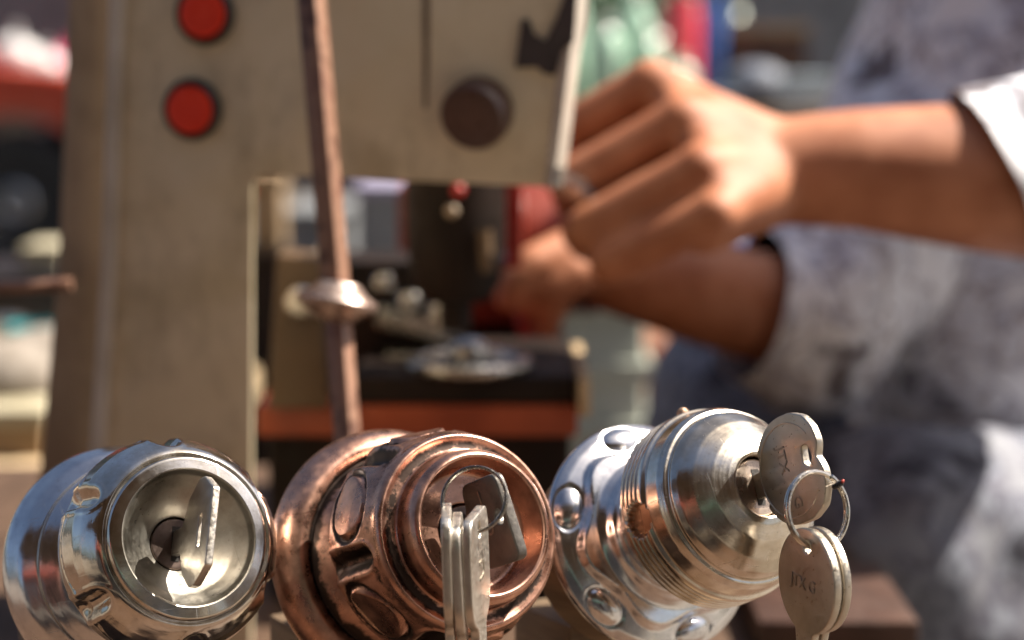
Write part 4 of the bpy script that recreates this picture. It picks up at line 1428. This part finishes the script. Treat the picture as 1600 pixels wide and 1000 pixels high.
# ------------------------------------------------------------------ shrubs in pots
M_LEAF = mottled('shrub_leaf', (0.05, 0.11, 0.05), (0.09, 0.17, 0.085), 3, 0.35, bump_s=0)
M_LEAF2 = mottled('pale_shrub_leaf', (0.10, 0.17, 0.11), (0.16, 0.24, 0.16), 3, 0.3, bump_s=0)
M_POT = mottled('clay_pot', (0.26, 0.10, 0.055), (0.34, 0.15, 0.085), 12, 0.8)
M_BARK = mottled('bark', (0.08, 0.055, 0.04), (0.14, 0.10, 0.075), 40, 0.85)


def shrub(c0, rad_, h, n, m, label, seed, leaf=0.03):
    rnd = random.Random(seed)
    root = empty('potted_shrub', Vector((c0.x, c0.y, -0.75)))
    zb = -0.75
    MB().lathe([(0.10, zb + 0.002), (0.15, zb + 0.002), (0.19, zb + 0.30), (0.205, zb + 0.30), (0.205, zb + 0.35), (0.18, zb + 0.35), (0.175, zb + 0.30), (0.05, zb + 0.29)], Matrix.Translation(Vector((c0.x, c0.y, 0))), 32).build('pot', M_POT, root)
    mb_ = MB()
    for i in range(5):
        a = rnd.uniform(0, 6.28)
        e = c0 + Vector((math.cos(a) * rad_ * .6, math.sin(a) * rad_ * .6, rnd.uniform(0, h * .4)))
        mb_.tube([Vector((c0.x, c0.y, zb + 0.28)), Vector((c0.x, c0.y, zb + 0.3)).lerp(e, .5), e], [0.018, 0.012, 0.005], 7)
    mb_.build('trunk', M_BARK, root)
    mb_ = MB()
    clumps = [Vector((rnd.gauss(0, .5), rnd.gauss(0, .5), rnd.gauss(0, .5))) for _ in range(14)]
    for i in range(n):
        k = rnd.choice(clumps)
        q = Vector((k.x + rnd.gauss(0, .22), k.y + rnd.gauss(0, .22), k.z + rnd.gauss(0, .22)))
        if q.length > 1.25: continue
        pos = c0 + Vector((q.x * rad_, q.y * rad_, q.z * h / 2))
        u = Vector((rnd.gauss(0, 1), rnd.gauss(0, 1), rnd.gauss(0, .5))).normalized()
        v = u.orthogonal().normalized()
        v.rotate(Matrix.Rotation(rnd.uniform(0, 6.28), 3, u))
        L = leaf * rnd.uniform(.7, 1.4)
        nn = u.cross(v) * L * .12
        mb_.add([pos, pos + u * L * .5 + v * L * .28 + nn, pos + u * L, pos + u * L * .5 - v * L * .28 + nn], [(0, 1, 2, 3)])
    mb_.build('crown', m, root, smooth=False)
    tag(root, label, 'shrub')


shrub(P(960, 80, 4.0), 0.20, 0.42, 2600, M_LEAF2, 'pale leafy potted shrub just right of the machine head', 3, 0.05)
shrub(P(905, 150, 4.6), 0.22, 0.55, 2600, M_LEAF, 'darker green potted shrub behind the machine head edge', 5, 0.05)

# stall of goods beyond the hands
SD = 3.2
sz_ = P(1000, 172, SD).z
sx0, sx1 = P(840, 100, SD).x, P(1420, 100, SD).x
stall = empty('market_table', Vector(((sx0 + sx1) / 2, SD + 0.2, -0.75)))
for i in range(4):
    MB().box(((sx0 + sx1) / 2, SD + 0.05 + 0.12 * i, sz_ - 0.0125), (sx1 - sx0, 0.117, 0.025)).build('plank', M_OLDWOOD, stall, bevel=0.002)
for sx in (sx0 + 0.05, sx1 - 0.05):
    for sy in (SD + 0.05, SD + 0.40):
        MB().box((sx, sy, (sz_ - 0.025 - 0.75) / 2), (0.05, 0.05, 0.75 + sz_ - 0.027)).build('leg', M_DARKWOOD, stall)
tag(stall, 'wooden market table with bottles and jars beyond the hands', 'table')


def plastic(name, c1, c2, rough=0.15, trans=0.0):
    m = mottled(name, c1, c2, 6, rough, bump_s=0)
    m.node_tree.nodes['Principled BSDF'].inputs['Transmission Weight'].default_value = trans
    return m


M_MINT = plastic('mint_plastic', (0.46, 0.70, 0.55), (0.56, 0.78, 0.64), 0.12, 0.2)
M_CAP = plastic('white_cap', (0.75, 0.78, 0.74), (0.82, 0.84, 0.80))


def bottle(px, dy, h, r_, label):
    c_ = P(px, 172, SD + dy)
    root = empty('bottle', Vector((c_.x, c_.y, sz_)))
    MB().lathe([(r_ * .7, 0.001), (r_ * .95, 0.001), (r_, 0.008), (r_, h * .62), (r_ * .85, h * .74), (r_ * .38, h * .86), (r_ * .36, h * .93)], Matrix.Translation(Vector((c_.x, c_.y, sz_))), 28).build('flask', M_MINT, root)
    MB().lathe([(r_ * .30, h * .931), (r_ * .42, h * .931), (r_ * .42, h), (r_ * .30, h * 1.005)], Matrix.Translation(Vector((c_.x, c_.y, sz_))), 24).build('cap', M_CAP, root)
    tag(root, label, 'bottle', 'mint green bottles on the market table')


bottle(888, 0.10, 0.22, 0.030, 'mint green bottle half hidden by the machine head edge')
bottle(948, 0.06, 0.15, 0.031, 'short mint green bottle, second from the machine head')
bottle(990, 0.20, 0.20, 0.033, 'taller mint green bottle standing behind the short ones')
bottle(1012, 0.06, 0.13, 0.028, 'short mint green bottle right above the knuckles')
bottle(1062, 0.10, 0.085, 0.026, 'smallest mint green bottle, nearest the dark cap')


def jar(px, py, d_, r_, m, name, label, cat, lidm):
    c_ = P(px, py, d_)
    root = empty(name, Vector((c_.x, c_.y, sz_)))
    h = c_.z + r_ - sz_
    MB().lathe([(r_ * .6, 0.001), (r_ * .9, 0.001), (r_, 0.01), (r_, h * .8), (r_ * .8, h * .9)], Matrix.Translation(Vector((c_.x, c_.y, sz_))), 28).build('pot', m, root)
    MB().lathe([(r_ * .4, h * .901), (r_ * .86, h * .901), (r_ * .86, h * .99), (r_ * .7, h)], Matrix.Translation(Vector((c_.x, c_.y, sz_))), 28).build('lid', lidm, root)
    tag(root, label, cat)


M_PKR = plastic('pink_red_plastic', (0.62, 0.04, 0.07), (0.70, 0.07, 0.10), 0.3)
M_BLU = plastic('blue_plastic', (0.03, 0.11, 0.36), (0.05, 0.16, 0.44), 0.3)
jar(1066, 22, 3.45, 0.032, M_PKR, 'jar', 'pink-red jar on the market table above the fist', 'jar', M_PKR)
jar(1112, 10, 3.5, 0.024, M_BLU, 'jar', 'blue jar beside the pink-red jar on the market table', 'jar', M_BLU)
crate(1136, 1262, 42, 172, 3.5, 0.10, M_DARKWOOD, 'dark brown box with tan lid on the market table', lid=M_CARD, zbase=sz_)
mb_ = MB()
c0 = P(1180, 128, 3.25)
mb_.ball(c0, 0.05, 14, (1.1, 1.0, 0.75)).ball(c0 + Vector((-0.045, -0.02, -0.018)), 0.035, 12, (1.2, 1, .35))
cp = link_mesh('cap', fused(mb_, 0.004, 3), mottled('slate_cloth', (0.09, 0.11, 0.15), (0.16, 0.18, 0.23), 30, 0.6))
cp.location.z = sz_ - (c0.z - 0.0375)
tag(cp, 'slate grey peaked cap lying on the market table', 'cap')
crate(1205, 1300, 118, 172, 3.22, 0.10, plastic('pale_blue_plastic', (0.40, 0.50, 0.58), (0.50, 0.60, 0.68), 0.3), 'pale blue box on the market table near the person', zbase=sz_)
M_PINK = mottled('pink_reflection_tone', (0.50, 0.05, 0.13), (0.60, 0.08, 0.18), 8, 0.35)
for (px, d_, sc_, m_, lab) in ((20, 8.7, 0.11, M_WHITE, 'large white lump added as a reflection on the bonnet of the red car'), (66, 8.75, 0.09, M_WHITE, 'smaller white lump added as a reflection on the red car, nearer the column'),
                               (97, 8.9, 0.10, M_PINK, 'pink lump added as a reflection on the red car beside the machine column')):
    c0 = P(px, 90, d_)  # lumps added to stand for white and pink reflections on the car
    zb_ = GZ + 0.90 - 0.13 * max(0.0, (c0.x - wc.x + 0.35)) / 0.55
    c0.z = zb_ + sc_ * 0.75
    mb_ = MB()
    mb_.ball(c0, sc_, 12, (1, 1, .8)).ball(c0 + Vector((sc_ * .4, 0, -sc_ * .1)), sc_ * .75, 12).ball(c0 + Vector((-sc_ * .4, 0.02, -sc_ * .15)), sc_ * .7, 12)
    mb_.cone(c0, sc_ * .4, c0 + Vector((0.02, 0, sc_ * 1.2)), sc_ * .12)
    tag(link_mesh('reflection_lump', fused(mb_, 0.008, 2), m_, None, angle=0), lab, 'bag')


# ------------------------------------------------------------------ shop buildings on both sides of the street
M_PLAST = [mottled('plaster_%s' % n_, a_, b2, 1.5, 0.85, detail=8) for n_, a_, b2 in (
    ('cream', (0.50, 0.44, 0.34), (0.58, 0.52, 0.42)), ('grey', (0.24, 0.25, 0.27), (0.33, 0.34, 0.36)),
    ('blue', (0.16, 0.24, 0.36), (0.22, 0.31, 0.44)), ('ochre', (0.42, 0.27, 0.14), (0.50, 0.34, 0.19)), ('rose', (0.44, 0.22, 0.17), (0.52, 0.29, 0.23)))]
M_SHUT = mottled('steel_shutter', (0.20, 0.21, 0.22), (0.28, 0.29, 0.30), 5, 0.4, metallic=0.6)
M_DARKGLASS = mottled('shop_glass', (0.03, 0.035, 0.04), (0.05, 0.055, 0.06), 2, 0.1, bump_s=0)
M_AWN = [mottled('awning_%s' % n_, a_, b2, 6, 0.8) for n_, a_, b2 in (('red', (0.42, 0.05, 0.04), (0.5, 0.08, 0.06)), ('green', (0.05, 0.2, 0.12), (0.08, 0.26, 0.16)), ('blue', (0.05, 0.11, 0.32), (0.08, 0.16, 0.40)))]


def building(x0, x1, yf, h, m, am, label, face=-1):
    """two-storey shop; face = -1 looks to -y, +1 to +y"""
    root = empty('shop_building', Vector(((x0 + x1) / 2, yf, -0.75)))
    dep = 5.0
    z0 = -0.75
    MB().box(((x0 + x1) / 2, yf - face * dep / 2, z0 + h / 2), (x1 - x0, dep, h)).build('wall', m, root, bevel=0.03)
    MB().box(((x0 + x1) / 2, yf - face * (dep / 2 - 0.15), z0 + h + 0.1), (x1 - x0 + 0.2, dep + 0.3, 0.2)).build('roof', M_GREYM, root)
    wv = x1 - x0
    MB().box((x0 + wv * 0.3, yf + face * 0.03, z0 + 1.25), (wv * 0.42, 0.08, 2.4)).build('shutter', M_SHUT, root)
    dr_ = MB().box((x0 + wv * 0.72, yf + face * 0.03, z0 + 1.06), (0.95, 0.08, 2.1)).build('door', M_DARKWOOD, root)
    MB().ball((x0 + wv * 0.72 + 0.36, yf + face * 0.09, z0 + 1.05), 0.04, 8).build('handle', M_STEEL, dr_)
    aw = [Vector((x0 + 0.15, yf + face * 0.02, z0 + 2.95)), Vector((x1 - 0.15, yf + face * 0.02, z0 + 2.95)), Vector((x1 - 0.15, yf + face * 1.1, z0 + 2.5)), Vector((x0 + 0.15, yf + face * 1.1, z0 + 2.5))]
    MB().prism(aw, Vector((0, 0, 0.04))).build('awning', am, root)
    nwin = max(2, int(wv / 1.6))
    for i in range(nwin):
        cx_ = x0 + wv * (i + 0.5) / nwin
        f = MB().box((cx_, yf + face * 0.02, z0 + 4.2), (0.95, 0.06, 1.25)).build('window', M_WHITE, root)
        MB().box((cx_, yf + face * 0.054, z0 + 4.2), (0.82, 0.02, 1.12)).build('pane', M_DARKGLASS, f)
        MB().box((cx_, yf + face * 0.10, z0 + 3.53), (1.1, 0.18, 0.07)).build('sill', m, f)
    tag(root, label, 'building')


for (x0, x1, yf, h, mi, ai, lab) in ((-9.5, -4.2, 14.2, 6.0, 1, 1, 'grey plastered shop across the road at far left'), (-4.1, 0.6, 14.0, 6.4, 0, 0, 'cream shop with red awning hidden mostly behind the machine'),
                                     (0.7, 5.2, 14.3, 5.8, 2, 2, 'blue plastered shop across the road at upper right'), (5.3, 10.5, 14.1, 6.2, 3, 0, 'ochre shop across the road behind the person')):
    building(x0, x1, yf, h, M_PLAST[mi], M_AWN[ai], lab)
for (x0, x1, yf, h, mi, ai, lab) in ((-7.2, -2.0, -5.0, 5.6, 4, 0, 'rose plastered shop on the near side of the street'), (-1.9, 3.2, -5.2, 6.1, 1, 1, 'grey shop with green awning behind the viewer'),
                                     (3.3, 8.0, -5.1, 5.4, 0, 2, 'cream shop with blue awning behind the viewer')):
    building(x0, x1, yf, h, M_PLAST[mi], M_AWN[ai], lab, face=1)
